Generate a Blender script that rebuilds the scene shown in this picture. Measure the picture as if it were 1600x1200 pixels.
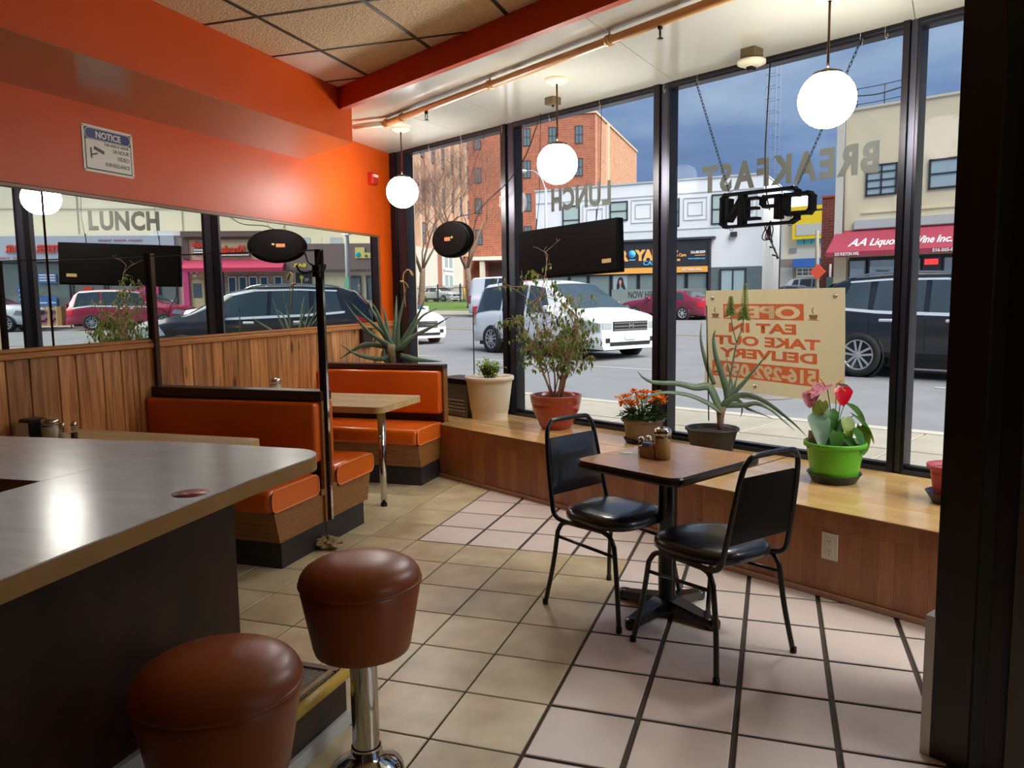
EXPOSURE, SKY, SUN, GLOBE = 0.75, 0.5, 6.0, 36.0
import bpy, bmesh, math, random
from mathutils import Matrix, Vector
random.seed(7)
for o in list(bpy.data.objects): bpy.data.objects.remove(o)
SC = bpy.context.scene
COL = SC.collection
R = math.radians
PI = math.pi

# ------------------------------------------------------------------ camera
cam = bpy.data.cameras.new('camera'); camo = bpy.data.objects.new('camera', cam); COL.objects.link(camo)
CF, CP, CY, CR = 1233.08, .111326, .321732, -.0133737
cam.sensor_fit = 'HORIZONTAL'; cam.sensor_width = 36.0; cam.lens = CF * 36.0 / 1600.0
cam.clip_start = .02; cam.clip_end = 600
_f = Vector((-math.sin(CY) * math.cos(CP), math.cos(CY) * math.cos(CP), -math.sin(CP)))
_r = Vector((math.cos(CY), math.sin(CY), 0)); _u = _r.cross(_f)
_ri = _r * math.cos(CR) + _u * math.sin(CR); _up = _u * math.cos(CR) - _r * math.sin(CR)
camo.matrix_world = Matrix(((_ri.x, _up.x, -_f.x, 0), (_ri.y, _up.y, -_f.y, 0), (_ri.z, _up.z, -_f.z, 1.5), (0, 0, 0, 1)))
SC.camera = camo

# ------------------------------------------------------------------ view, sky, sun
SC.view_settings.view_transform = 'Standard'; SC.view_settings.look = 'None'
SC.view_settings.exposure = EXPOSURE; SC.view_settings.gamma = 1.0; SC.view_settings.use_curve_mapping = False
SC.cycles.use_denoising = True
SC.cycles.max_bounces = 10; SC.cycles.diffuse_bounces = 5; SC.cycles.glossy_bounces = 6
SC.cycles.transparent_max_bounces = 24; SC.cycles.transmission_bounces = 8
SC.cycles.caustics_reflective = False; SC.cycles.caustics_refractive = False

def lin(h):
    h = h.lstrip('#'); c = [int(h[i:i + 2], 16) / 255 for i in (0, 2, 4)]
    return tuple(x / 12.92 if x <= .04045 else ((x + .055) / 1.055) ** 2.4 for x in c) + (1.0,)

W = bpy.data.worlds.new('sky'); SC.world = W; W.use_nodes = True
nt = W.node_tree; nt.nodes.clear()
out = nt.nodes.new('ShaderNodeOutputWorld'); bg = nt.nodes.new('ShaderNodeBackground'); bg.inputs['Strength'].default_value = SKY
tc = nt.nodes.new('ShaderNodeTexCoord'); mp = nt.nodes.new('ShaderNodeMapping'); mp.inputs['Scale'].default_value = (1.1, 1.1, 3.2)
nz = nt.nodes.new('ShaderNodeTexNoise'); nz.inputs['Scale'].default_value = 2.1; nz.inputs['Detail'].default_value = 6; nz.inputs['Roughness'].default_value = .52
rp = nt.nodes.new('ShaderNodeValToRGB'); e = rp.color_ramp.elements
e[0].position = .33; e[0].color = lin('#58729f'); e[1].position = .72; e[1].color = lin('#bcd2ee')
m = rp.color_ramp.elements.new(.52); m.color = lin('#809fce')
nt.links.new(tc.outputs['Generated'], mp.inputs['Vector']); nt.links.new(mp.outputs[0], nz.inputs['Vector'])
nt.links.new(nz.outputs['Fac'], rp.inputs[0]); nt.links.new(rp.outputs[0], bg.inputs['Color']); nt.links.new(bg.outputs[0], out.inputs[0])

sun = bpy.data.lights.new('sun', 'SUN'); sun.energy = SUN; sun.angle = R(60); sun.color = (1.0, .97, .92)
suno = bpy.data.objects.new('sun', sun); COL.objects.link(suno)
# a broad bright patch of cloud, high and to the right, just behind the plane of the shop windows
_sd = Vector((.60, -.335, .72)).normalized()
suno.rotation_euler = _sd.to_track_quat('Z', 'Y').to_euler()

# ------------------------------------------------------------------ materials
MATS = {}
def mat(name, col, rough=.5, metal=0., var=0., vs=6., bump=0., bs=40., spec=.5, coat=0., emit=None, est=1., orand=0., stretch=None, trans=0., col2=None):
    if name in MATS: return MATS[name]
    m = bpy.data.materials.new(name); m.use_nodes = True; MATS[name] = m
    t = m.node_tree; b = t.nodes['Principled BSDF']
    c = lin(col) if isinstance(col, str) else tuple(col) + (1.,)
    b.inputs['Base Color'].default_value = c; b.inputs['Roughness'].default_value = rough; b.inputs['Metallic'].default_value = metal
    b.inputs['Specular IOR Level'].default_value = spec; b.inputs['Coat Weight'].default_value = coat; b.inputs['Coat Roughness'].default_value = .08
    if trans: b.inputs['Transmission Weight'].default_value = trans
    if emit: b.inputs['Emission Color'].default_value = lin(emit); b.inputs['Emission Strength'].default_value = est
    if var or bump or orand:
        tc = t.nodes.new('ShaderNodeTexCoord'); mp = t.nodes.new('ShaderNodeMapping')
        if stretch: mp.inputs['Scale'].default_value = stretch
        t.links.new(tc.outputs['Object'], mp.inputs[0]); vec = mp.outputs[0]
        if orand:
            oi = t.nodes.new('ShaderNodeObjectInfo'); ad = t.nodes.new('ShaderNodeVectorMath'); ad.operation = 'ADD'
            sc = t.nodes.new('ShaderNodeVectorMath'); sc.operation = 'SCALE'; sc.inputs[0].default_value = (37, 91, 53)
            t.links.new(oi.outputs['Random'], sc.inputs['Scale']); t.links.new(vec, ad.inputs[0]); t.links.new(sc.outputs[0], ad.inputs[1]); vec = ad.outputs[0]
        n = t.nodes.new('ShaderNodeTexNoise'); n.inputs['Scale'].default_value = vs; n.inputs['Detail'].default_value = 5
        t.links.new(vec, n.inputs['Vector'])
        src = None
        if var:
            rp = t.nodes.new('ShaderNodeValToRGB'); e = rp.color_ramp.elements; e[0].position = .3; e[1].position = .7
            k = col2 and lin(col2) or tuple(x * (1 - var) for x in c[:3]) + (1.,)
            e[0].color = k; e[1].color = c if col2 else tuple(min(1, x * (1 + var)) for x in c[:3]) + (1.,)
            t.links.new(n.outputs['Fac'], rp.inputs[0]); src = rp.outputs[0]
        if orand:
            h = t.nodes.new('ShaderNodeHueSaturation'); mr = t.nodes.new('ShaderNodeMapRange'); mr.inputs['To Min'].default_value = 1 - orand; mr.inputs['To Max'].default_value = 1 + orand
            t.links.new(oi.outputs['Random'], mr.inputs[0]); t.links.new(mr.outputs[0], h.inputs['Value'])
            if src: t.links.new(src, h.inputs['Color'])
            else: h.inputs['Color'].default_value = c
            src = h.outputs[0]
        if src: t.links.new(src, b.inputs['Base Color'])
        if bump:
            n2 = t.nodes.new('ShaderNodeTexNoise'); n2.inputs['Scale'].default_value = bs; n2.inputs['Detail'].default_value = 3
            t.links.new(vec, n2.inputs['Vector'])
            bp = t.nodes.new('ShaderNodeBump'); bp.inputs['Strength'].default_value = bump; bp.inputs['Distance'].default_value = .01
            t.links.new(n2.outputs['Fac'], bp.inputs['Height']); t.links.new(bp.outputs[0], b.inputs['Normal'])
    return m

def brickmat(name, c1, c2, cm, scale=1., bw=.5, rh=.25, ms=.02, rough=.8, plane='XZ', bias=0., bump=.3, grain=None, offset=.5, coat=0., spec=.5):
    """bonded blocks, staves or clapboards as a surface pattern"""
    if name in MATS: return MATS[name]
    m = bpy.data.materials.new(name); m.use_nodes = True; MATS[name] = m
    t = m.node_tree; b = t.nodes['Principled BSDF']; b.inputs['Roughness'].default_value = rough
    b.inputs['Coat Weight'].default_value = coat; b.inputs['Coat Roughness'].default_value = .12; b.inputs['Specular IOR Level'].default_value = spec
    tc = t.nodes.new('ShaderNodeTexCoord'); sp = t.nodes.new('ShaderNodeSeparateXYZ'); cb = t.nodes.new('ShaderNodeCombineXYZ')
    t.links.new(tc.outputs['Object'], sp.inputs[0])
    t.links.new(sp.outputs[plane[0]], cb.inputs[0]); t.links.new(sp.outputs[plane[1]], cb.inputs[1])
    k = t.nodes.new('ShaderNodeTexBrick'); k.inputs['Scale'].default_value = scale; k.inputs['Brick Width'].default_value = bw; k.inputs['Row Height'].default_value = rh
    k.inputs['Mortar Size'].default_value = ms; k.inputs['Bias'].default_value = bias; k.offset = offset
    k.inputs['Color1'].default_value = lin(c1); k.inputs['Color2'].default_value = lin(c2); k.inputs['Mortar'].default_value = lin(cm)
    t.links.new(cb.outputs[0], k.inputs['Vector'])
    src = k.outputs['Color']
    n = t.nodes.new('ShaderNodeTexNoise'); n.inputs['Scale'].default_value = 9 if grain else 1.5; n.inputs['Detail'].default_value = 5
    if grain:
        mp = t.nodes.new('ShaderNodeMapping'); mp.inputs['Scale'].default_value = grain; t.links.new(tc.outputs['Object'], mp.inputs[0]); t.links.new(mp.outputs[0], n.inputs['Vector'])
    else: t.links.new(tc.outputs['Object'], n.inputs['Vector'])
    mx = t.nodes.new('ShaderNodeMix'); mx.data_type = 'RGBA'; mx.blend_type = 'MULTIPLY'; mx.inputs[0].default_value = .55
    rp = t.nodes.new('ShaderNodeValToRGB'); rp.color_ramp.elements[0].position = .3; rp.color_ramp.elements[0].color = (.62, .58, .54, 1); rp.color_ramp.elements[1].position = .68
    t.links.new(n.outputs['Fac'], rp.inputs[0]); t.links.new(src, mx.inputs[6]); t.links.new(rp.outputs[0], mx.inputs[7])
    t.links.new(mx.outputs[2], b.inputs['Base Color'])
    if bump:
        bp = t.nodes.new('ShaderNodeBump'); bp.inputs['Strength'].default_value = bump; bp.inputs['Distance'].default_value = .01; bp.invert = True
        t.links.new(k.outputs['Fac'], bp.inputs['Height']); t.links.new(bp.outputs[0], b.inputs['Normal'])
    return m

def pine():
    m = bpy.data.materials.new('knotty pine'); m.use_nodes = True; t = m.node_tree; b = t.nodes['Principled BSDF']
    b.inputs['Roughness'].default_value = .38; b.inputs['Coat Weight'].default_value = .15
    tc = t.nodes.new('ShaderNodeTexCoord'); oi = t.nodes.new('ShaderNodeObjectInfo')
    sc = t.nodes.new('ShaderNodeVectorMath'); sc.operation = 'SCALE'; sc.inputs[0].default_value = (31, 17, 23)
    ad = t.nodes.new('ShaderNodeVectorMath'); t.links.new(oi.outputs['Random'], sc.inputs['Scale']); t.links.new(tc.outputs['Object'], ad.inputs[0]); t.links.new(sc.outputs[0], ad.inputs[1])
    mp = t.nodes.new('ShaderNodeMapping'); mp.inputs['Scale'].default_value = (14, 14, 1.1); t.links.new(ad.outputs[0], mp.inputs[0])
    n = t.nodes.new('ShaderNodeTexNoise'); n.inputs['Scale'].default_value = 2.2; n.inputs['Detail'].default_value = 6; n.inputs['Distortion'].default_value = .6; t.links.new(mp.outputs[0], n.inputs[0])
    rp = t.nodes.new('ShaderNodeValToRGB'); e = rp.color_ramp.elements; e[0].position = .3; e[0].color = lin('#8f5429'); e[1].position = .72; e[1].color = lin('#dc9f63')
    t.links.new(n.outputs['Fac'], rp.inputs[0])
    mp2 = t.nodes.new('ShaderNodeMapping'); mp2.inputs['Scale'].default_value = (7, 7, 2.6); t.links.new(ad.outputs[0], mp2.inputs[0])
    v = t.nodes.new('ShaderNodeTexVoronoi'); v.inputs['Scale'].default_value = 1.; t.links.new(mp2.outputs[0], v.inputs['Vector'])
    r2 = t.nodes.new('ShaderNodeValToRGB'); r2.color_ramp.elements[0].position = .10; r2.color_ramp.elements[0].color = (.13, .06, .03, 1); r2.color_ramp.elements[1].position = .2; r2.color_ramp.elements[1].color = (1, 1, 1, 1)
    t.links.new(v.outputs['Distance'], r2.inputs[0])
    mx = t.nodes.new('ShaderNodeMix'); mx.data_type = 'RGBA'; mx.blend_type = 'MULTIPLY'; mx.inputs[0].default_value = .9; t.links.new(rp.outputs[0], mx.inputs[6]); t.links.new(r2.outputs[0], mx.inputs[7])
    h = t.nodes.new('ShaderNodeHueSaturation'); mr = t.nodes.new('ShaderNodeMapRange'); mr.inputs['To Min'].default_value = .72; mr.inputs['To Max'].default_value = 1.18
    t.links.new(oi.outputs['Random'], mr.inputs[0]); t.links.new(mr.outputs[0], h.inputs['Value']); t.links.new(mx.outputs[2], h.inputs['Color']); t.links.new(h.outputs[0], b.inputs['Base Color'])
    return m

def glassmat(name, tint=(1, 1, 1), ior=1.45, rough=0.0, boost=1.):
    """thin clear pane: transparent with a Fresnel reflection"""
    m = bpy.data.materials.new(name); m.use_nodes = True; t = m.node_tree; t.nodes.clear()
    o = t.nodes.new('ShaderNodeOutputMaterial'); mx = t.nodes.new('ShaderNodeMixShader'); tr = t.nodes.new('ShaderNodeBsdfTransparent'); gl = t.nodes.new('ShaderNodeBsdfGlossy')
    lw = t.nodes.new('ShaderNodeLayerWeight'); lw.inputs['Blend'].default_value = .5; tr.inputs[0].default_value = tuple(tint) + (1,); gl.inputs['Roughness'].default_value = rough
    f0 = ((ior - 1) / (ior + 1)) ** 2
    pw = t.nodes.new('ShaderNodeMath'); pw.operation = 'POWER'; pw.inputs[1].default_value = 5; fr = t.nodes.new('ShaderNodeMath'); fr.operation = 'MULTIPLY_ADD'; fr.inputs[1].default_value = .9 * boost; fr.inputs[2].default_value = f0
    t.links.new(lw.outputs['Facing'], pw.inputs[0]); t.links.new(pw.outputs[0], fr.inputs[0])
    t.links.new(fr.outputs[0], mx.inputs[0]); t.links.new(tr.outputs[0], mx.inputs[1]); t.links.new(gl.outputs[0], mx.inputs[2]); t.links.new(mx.outputs[0], o.inputs[0])
    MATS[name] = m; return m

def leafmat(name, c1, c2, vs=14, rough=.45, k=.4, orand=.0):
    m = mat(name, c1, rough, var=.25, vs=vs, col2=c2, orand=orand); t = m.node_tree; b = t.nodes['Principled BSDF']
    o = t.nodes['Material Output']; mx = t.nodes.new('ShaderNodeMixShader'); tl = t.nodes.new('ShaderNodeBsdfTranslucent'); mx.inputs[0].default_value = k
    src = b.inputs['Base Color'].links[0].from_socket; t.links.new(src, tl.inputs[0]); t.links.new(b.outputs[0], mx.inputs[1]); t.links.new(tl.outputs[0], mx.inputs[2]); t.links.new(mx.outputs[0], o.inputs[0])
    return m

def cloth_trans(name, col, k=.55):
    m = bpy.data.materials.new(name); m.use_nodes = True; t = m.node_tree; t.nodes.clear()
    o = t.nodes.new('ShaderNodeOutputMaterial'); mx = t.nodes.new('ShaderNodeMixShader'); d = t.nodes.new('ShaderNodeBsdfDiffuse'); tl = t.nodes.new('ShaderNodeBsdfTranslucent')
    d.inputs[0].default_value = lin(col); tl.inputs[0].default_value = lin(col); mx.inputs[0].default_value = k
    t.links.new(d.outputs[0], mx.inputs[1]); t.links.new(tl.outputs[0], mx.inputs[2]); t.links.new(mx.outputs[0], o.inputs[0])
    MATS[name] = m; return m

# ------------------------------------------------------------------ mesh helpers
class MB:
    def __init__(s): s.v = []; s.f = []; s.sm = []
    def add(s, v, f, sm=False, M=None):
        k = len(s.v)
        s.v += [tuple(M @ Vector(p)) for p in v] if M is not None else [tuple(p) for p in v]
        s.f += [[i + k for i in q] for q in f]; s.sm += [sm] * len(f); return s
    def box(s, x0, x1, y0, y1, z0, z1, b=0., M=None, seg=1):
        if b:
            bm = bmesh.new(); bmesh.ops.create_cube(bm, size=1)
            for v in bm.verts: v.co = ((x0 + x1) / 2 + v.co.x * (x1 - x0), (y0 + y1) / 2 + v.co.y * (y1 - y0), (z0 + z1) / 2 + v.co.z * (z1 - z0))
            bmesh.ops.bevel(bm, geom=bm.edges[:], offset=b, segments=seg, affect='EDGES', profile=.5)
            bm.verts.index_update(); s.add([v.co for v in bm.verts], [[v.index for v in f.verts] for f in bm.faces], seg > 1, M); bm.free(); return s
        v = [(x, y, z) for z in (z0, z1) for y in (y0, y1) for x in (x0, x1)]
        return s.add(v, [(0, 2, 3, 1), (4, 5, 7, 6), (0, 1, 5, 4), (2, 6, 7, 3), (0, 4, 6, 2), (1, 3, 7, 5)], False, M)
    def prism(s, poly, z0, z1, M=None, sm=False):
        n = len(poly); g = lambda z, i: z[i] if isinstance(z, (list, tuple)) else z
        v = [(p[0], p[1], g(z0, i)) for i, p in enumerate(poly)] + [(p[0], p[1], g(z1, i)) for i, p in enumerate(poly)]
        f = [list(range(n))[::-1], list(range(n, 2 * n))] + [(i, (i + 1) % n, n + (i + 1) % n, n + i) for i in range(n)]
        return s.add(v, f, sm, M)
    def lathe(s, pr, n=24, M=None, sm=True, caps=True):
        v = []; f = []
        for r, z in pr:
            for i in range(n): a = 2 * PI * i / n; v.append((r * math.cos(a), r * math.sin(a), z))
        for j in range(len(pr) - 1):
            for i in range(n): a, b = j * n + i, j * n + (i + 1) % n; f.append((a, b, b + n, a + n))
        if caps: f.append(list(range(n))[::-1]); f.append([len(v) - n + i for i in range(n)])
        return s.add(v, f, sm, M)
    def tube(s, P, r, n=8, caps=True, flat=1., up=None):
        P = [Vector(p) for p in P]; k = len(P); rr = list(r) if isinstance(r, (list, tuple)) else [r] * k
        v = []; f = []; u = None
        for i in range(k):
            d = (P[min(i + 1, k - 1)] - P[max(i - 1, 0)]); d = d.normalized() if d.length > 1e-9 else Vector((0, 0, 1))
            if u is None:
                a = Vector(up) if up else (Vector((0, 0, 1)) if abs(d.z) < .9 else Vector((1, 0, 0))); u = (a - d * a.dot(d)).normalized()
            else: u = (u - d * u.dot(d)).normalized()
            w = d.cross(u)
            for j in range(n): a = 2 * PI * j / n; v.append(P[i] + (w * math.cos(a) + u * math.sin(a) * flat) * rr[i])
        for i in range(k - 1):
            for j in range(n): a, b = i * n + j, i * n + (j + 1) % n; f.append((a, b, b + n, a + n))
        if caps: f.append(list(range(n))[::-1]); f.append([(k - 1) * n + j for j in range(n)])
        return s.add(v, f, True)
    def ball(s, c, r, n=16, m=10, sq=(1, 1, 1)):
        pr = [(max(1e-4, math.sin(PI * i / m)) * r, -math.cos(PI * i / m) * r) for i in range(m + 1)]
        return s.lathe(pr, n, Matrix.Translation(c) @ Matrix.Diagonal((*sq, 1)))
    def grid(s, fn, nu, nv, sm=True, th=0.):
        v = [fn(i / nu, j / nv) for j in range(nv + 1) for i in range(nu + 1)]; w = nu + 1
        f = [(j * w + i, j * w + i + 1, (j + 1) * w + i + 1, (j + 1) * w + i) for j in range(nv) for i in range(nu)]
        return s.add(v, f, sm)
    def mesh(s, name):
        me = bpy.data.meshes.new(name); me.from_pydata(s.v, [], s.f); me.polygons.foreach_set('use_smooth', s.sm); me.update(); return me

def link(name, data, m=None, parent=None, loc=None, rot=None):
    o = bpy.data.objects.new(name, data); COL.objects.link(o)
    if m is not None:
        if isinstance(m, (list, tuple)):
            for k in m: data.materials.append(k)
        elif not data.materials: data.materials.append(m)
    if parent: o.parent = parent
    if loc: o.location = loc
    if rot: o.rotation_euler = rot
    return o
def obj(name, mb, m, parent=None, loc=None, rot=None, auto=None):
    me = mb.mesh(name)
    if auto: me.set_sharp_from_angle(angle=R(auto))
    return link(name, me, m, parent, loc, rot)
def smooth(o, ang=40):
    for p in o.data.polygons: p.use_smooth = True
    o.data.set_sharp_from_angle(angle=R(ang)); return o
def tag(o, label=None, cat=None, group=None, kind=None):
    if label: o['label'] = label
    if cat: o['category'] = cat
    if group: o['group'] = group
    if kind: o['kind'] = kind
    return o
def thing(name, label, cat, loc=(0, 0, 0), rz=0., group=None):
    o = bpy.data.objects.new(name, None); COL.objects.link(o); o.location = loc; o.rotation_euler = (0, 0, rz); o.empty_display_size = .1
    return tag(o, label, cat, group)
def struct(name, mb, m, parent=None, **k):
    o = obj(name, mb, m, parent, **k)
    if not parent: o['kind'] = 'structure'
    return o
def bx(name, dims, m, parent=None, b=0., loc=None, rot=None, seg=1):
    return obj(name, MB().box(*dims, b=b, seg=seg), m, parent, loc, rot)
def copy_tree(o, parent=None):
    c = o.copy(); COL.objects.link(c)
    if parent: c.parent = parent
    for ch in o.children: copy_tree(ch, c)
    return c
def txt(name, s, size, m, parent, M, ext=.002, bold=0., sx=1., align='LEFT', shear=0., sp=1.):
    cu = bpy.data.curves.new('t', 'FONT'); cu.body = s; cu.size = size; cu.extrude = ext; cu.offset = bold; cu.align_x = align; cu.shear = shear; cu.space_character = sp; cu.resolution_u = 3
    t = bpy.data.objects.new('t', cu); COL.objects.link(t); dg = bpy.context.evaluated_depsgraph_get(); dg.update()
    me = bpy.data.meshes.new_from_object(t.evaluated_get(dg)); me.name = name
    bpy.data.objects.remove(t); bpy.data.curves.remove(cu)
    me.transform(M @ Matrix.Diagonal((sx, 1, 1, 1)))
    me.materials.clear(); return link(name, me, m, parent)
def face_out(x, y, z, back=False):   # lettering that stands upright: read from the -y side, or (back) from the +y side
    return Matrix.Translation((x, y, z)) @ Matrix.Rotation(PI if back else 0, 4, 'Z') @ Matrix.Rotation(PI / 2, 4, 'X')
def rrect(x0, x1, y0, y1, r, n=5):
    p = []
    for cx, cy, a0 in ((x1 - r, y1 - r, 0), (x0 + r, y1 - r, 90), (x0 + r, y0 + r, 180), (x1 - r, y0 + r, 270)):
        for i in range(n + 1): a = R(a0 + 90 * i / n); p.append((cx + r * math.cos(a), cy + r * math.sin(a)))
    return p
def bez(P, n=8):     # smooth polyline through points (Catmull-Rom)
    P = [Vector(p) for p in P]; Q = [P[0] * 2 - P[1]] + P + [P[-1] * 2 - P[-2]]; out = []
    for i in range(1, len(Q) - 2):
        a, b, c, d = Q[i - 1:i + 3]
        for k in range(n):
            t = k / n; out.append(.5 * ((2 * b) + (c - a) * t + (2 * a - 5 * b + 4 * c - d) * t * t + (3 * b - a - 3 * c + d) * t ** 3))
    return out + [P[-1]]

# frames: the window wall (E along it to the right, N outward) and the street (US, NS)
P0 = Vector((-3.679, 7.471, 0)); EA = R(-29.69); SA = R(-24.0)
EV = Vector((math.cos(EA), math.sin(EA), 0)); NV = Vector((-math.sin(EA), math.cos(EA), 0))
UV = Vector((math.cos(SA), math.sin(SA), 0)); SV = Vector((-math.sin(SA), math.cos(SA), 0))
def ST(s, t, z=0.): q = P0 + EV * s + NV * t; return (q.x, q.y, z)
def AB(a, b, z=0.): q = P0 + UV * a + SV * b; return (q.x, q.y, z)
def gz(b): return .009 * max(b, 0)
# ================================================================== room shell
M_ = mat
m_orange = mat('orange wall paint', '#c44a06', .45, var=.05, vs=3, bump=.12, bs=14, spec=.35)
m_soff = mat('tan soffit paint', '#b98050', .25, var=.05, vs=2, coat=.2)
m_cream = mat('glossy cream ceiling paint', '#bbbaac', .13, var=.04, vs=1.2, bump=.35, bs=2.2, coat=.3)
m_beam = mat('red orange beam paint', '#c4440a', .6, spec=.3)
m_frame = mat('dark bronze frame', '#15131a', .32, metal=.3)
m_frame2 = mat('grey stop and lit mullion side', '#3a3b46', .35, metal=.6)
m_ctile = mat('fissured ceiling tile', '#e3cca6', .9, var=.12, vs=30, bump=.9, bs=70)
m_ctile2 = mat('plain ceiling tile', '#ecd5c6', .8)
m_tbar = mat('dark ceiling grid', '#2a2118', .6)
m_grout = mat('dark grout', '#463c35', .8, var=.15, vs=20)
m_told = mat('old beige floor tile', '#d6c9a6', .34, var=.17, vs=5, bump=.05, bs=30, orand=.09, col2='#b3a27d')
m_tnew = mat('new pinkish floor tile', '#dacdc6', .36, var=.05, vs=4, bump=.03, bs=30, orand=.05)
m_pine = pine()
m_cap = mat('pine cap rail', '#b1763f', .35, var=.2, vs=9, stretch=(6, .7, 6))
m_dark = mat('dark paint', '#1b1310', .5)
m_white = mat('white paint', '#dfe0dc', .45)
m_dkwood = mat('dark stained post', '#1f0f0a', .4, var=.2, vs=6, stretch=(8, 8, .6))

# floor
fl = [(-3.82, -2.6), (3.3, -2.6), (3.3, 3.49), (-3.82, 7.55)]
floor = struct('floor', MB().prism(fl, -.12, -.006), m_grout)
T = .33; ty = .33 * 1.012
def tile_mesh(gx, gy, th):
    return MB().box(-T / 2 + gx, T / 2 - gx, -ty / 2 + gy, ty / 2 - gy, -.006, th, b=.0025)
me_old = tile_mesh(.0035, .0035, .0).mesh('tile'); me_new = tile_mesh(.0105, .009, .001).mesh('tile')
me_old.materials.append(m_told); me_new.materials.append(m_tnew)
rest = MB(); nt_ = 0
for i in range(-8, 23):
    for j in range(-12, 40):
        x = (i + .5 - 4.3009) * T; y = (11.083 - (j + .5) * 1.012) * T
        if x < -3.9 or x > 3.2 or y < -2.5: continue
        if y > 7.471 - .5702 * (x + 3.679) + .35: continue
        new = i >= 2 or (i >= -2 and j <= -3)
        seen = y > 1.55 and x > -3.2 and x < 1.0 and abs(x + .33 * y) < .75 * y + .4 and not (x < -2.2 and y < 2.4)
        if seen and nt_ < 298:
            link('tile', me_new if new else me_old, None, floor, (x, y, 0)); nt_ += 1
        else: rest.box(x - T / 2 + .005, x + T / 2 - .005, y - ty / 2 + .005, y + ty / 2 - .005, -.006, 0)
o = obj('tile', rest, m_told, floor); o['kind'] = 'stuff'

# walls
WL = -3.82
wl = struct('wall_left', MB().box(WL - .15, WL, -2.6, 7.7, 0, 3.2), m_orange)
struct('wall_back', MB().box(-3.97, 3.45, -2.75, -2.6, 0, 3.2), mat('back wall paint', '#4a3f36', .6))
struct('wall_right', MB().box(3.3, 3.45, -2.6, 3.6, -.1, .1).box(3.3, 3.45, -2.6, 3.6, 2.9, 3.2).box(3.3, 3.45, -2.6, .7, .0, 2.9), mat('side wall paint', '#8a7a66', .6))
sw = bpy.data.objects.new('window_6', None); COL.objects.link(sw); sw['kind'] = 'structure'
ext_wall = MB()
ext_wall.box(-.3, 8.2, -.01, .12, 0, .44).box(-.3, 8.2, .0, .25, 3.02, 4.6).box(-.5, -.16, .0, .3, 0, 4.6)
struct('wall_front', ext_wall, mat('diner front render', '#b8a78c', .8), loc=tuple(P0), rot=(0, 0, EA))

# pine wainscot, one object a plank
wn = bpy.data.objects.new('wainscot', None); COL.objects.link(wn); wn['kind'] = 'structure'; wn.name = 'trim_1'
ys = [-.6]
while ys[-1] < 2.9: ys.append(ys[-1] + random.choice((.1, .14, .18, .12)))
px = [3.06, 3.2, 3.38, 3.5, 3.69, 3.83, 3.96, 4.14, 4.36, 4.46, 4.66, 4.78, 4.94, 5.09, 5.31, 5.44, 5.63, 5.74, 5.92, 6.02, 6.17, 6.27, 6.41, 6.53, 6.62, 6.76, 6.87, 7.0, 7.09, 7.2, 7.33, 7.45, 7.56]
ys = [y for y in ys if y < 2.98] + px
for a, b in zip(ys[:-1], ys[1:]):
    h = .5988; w = (b - a) / 2 - .0025
    obj('plank', MB().box(0, .016, -w, w, -h, h, b=.004), m_pine, wn, (WL, (a + b) / 2, h + .002))
bx('cap_rail', (WL, WL + .035, -.6, 7.57, 1.198, 1.232), m_cap, wn, b=.006)
bx('cap_rail', (WL, WL + .024, -.6, 7.57, 1.233, 1.256), m_cap, wn, b=.005)

# mirror in three panels, trimmed with wood
mir = thing('mirror', 'long wall mirror in three panels above the pine wainscot', 'mirror', (WL, 0, 0))
m_mir = mat('silvered glass', '#eef2f0', .0, metal=1.); 
for (a, b, ang) in ((-.6, 3.355, .25), (3.362, 6.16, 0), (6.166, 7.2, -.35)):
    c = (a + b) / 2; h = (b - a) / 2
    obj('mirror_panel', MB().box(0, .006, -h, h, -.42, .42), m_mir, mir, (.016, c, 1.677), (0, 0, R(ang)))
bx('top_trim', (0, .03, -.6, 7.24, 2.097, 2.122), mat('brown mirror trim', '#6e4523', .4), mir, b=.004)
bx('side_trim', (0, .03, 7.2, 7.225, 1.257, 2.097), MATS['brown mirror trim'], mir)

# ceilings, soffit, beam
bl = lambda x: 5.243 - .6048 * (x + 3.046)          # beam line
cl = struct('ceiling', MB().prism([(-3.2, -2.6), (3.3, -2.6), (3.3, bl(3.3) + .1), (-3.2, bl(-3.2) + .1)], 3.05, 3.2), m_tbar)
gx = [-3.06, -2.70, -2.05, -1.42, -.79, -.16, .47, 1.1, 1.73, 2.36, 2.99, 3.3]; gy = [3.82 + .63 * k for k in range(-10, 4)]
m_ct = [m_ctile, m_ctile2]
for a, b in zip(gx[:-1], gx[1:]):
    for c, d in zip(gy[:-1], gy[1:]):
        poly = [(a + .007, c + .007), (b - .007, c + .007), (b - .007, d - .007), (a + .007, d - .007)]
        q = []
        for (x0, y0), (x1, y1) in zip(poly, poly[1:] + poly[:1]):      # cut along the beam
            h0, h1 = y0 - bl(x0), y1 - bl(x1)
            if h0 <= 0: q.append((x0, y0))
            if h0 * h1 < 0: k = h0 / (h0 - h1); q.append((x0 + (x1 - x0) * k, y0 + (y1 - y0) * k))
        if len(q) < 3: continue
        plain = b < -2.6 and d > 4.6
        cx, cy = (a + b) / 2, (c + d) / 2
        obj('ceiling_tile', MB().prism([(x - cx, y - cy) for x, y in q], 0, .03), m_ctile2 if plain else m_ctile, cl, (cx, cy, 3.022))
bar = MB()
for x in gx[1:-1]: bar.box(x - .012, x + .012, -2.6, bl(x) + .01, 3.018, 3.03)
for i, y in enumerate(gy):
    xe = min(3.3, -3.046 + (5.243 - y) / .6048)
    if xe > -3.05: bar.box(-3.06, xe, y - .01, y + .01, 3.019, 3.03)
obj('grid_bar', bar, m_tbar, cl)
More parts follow.
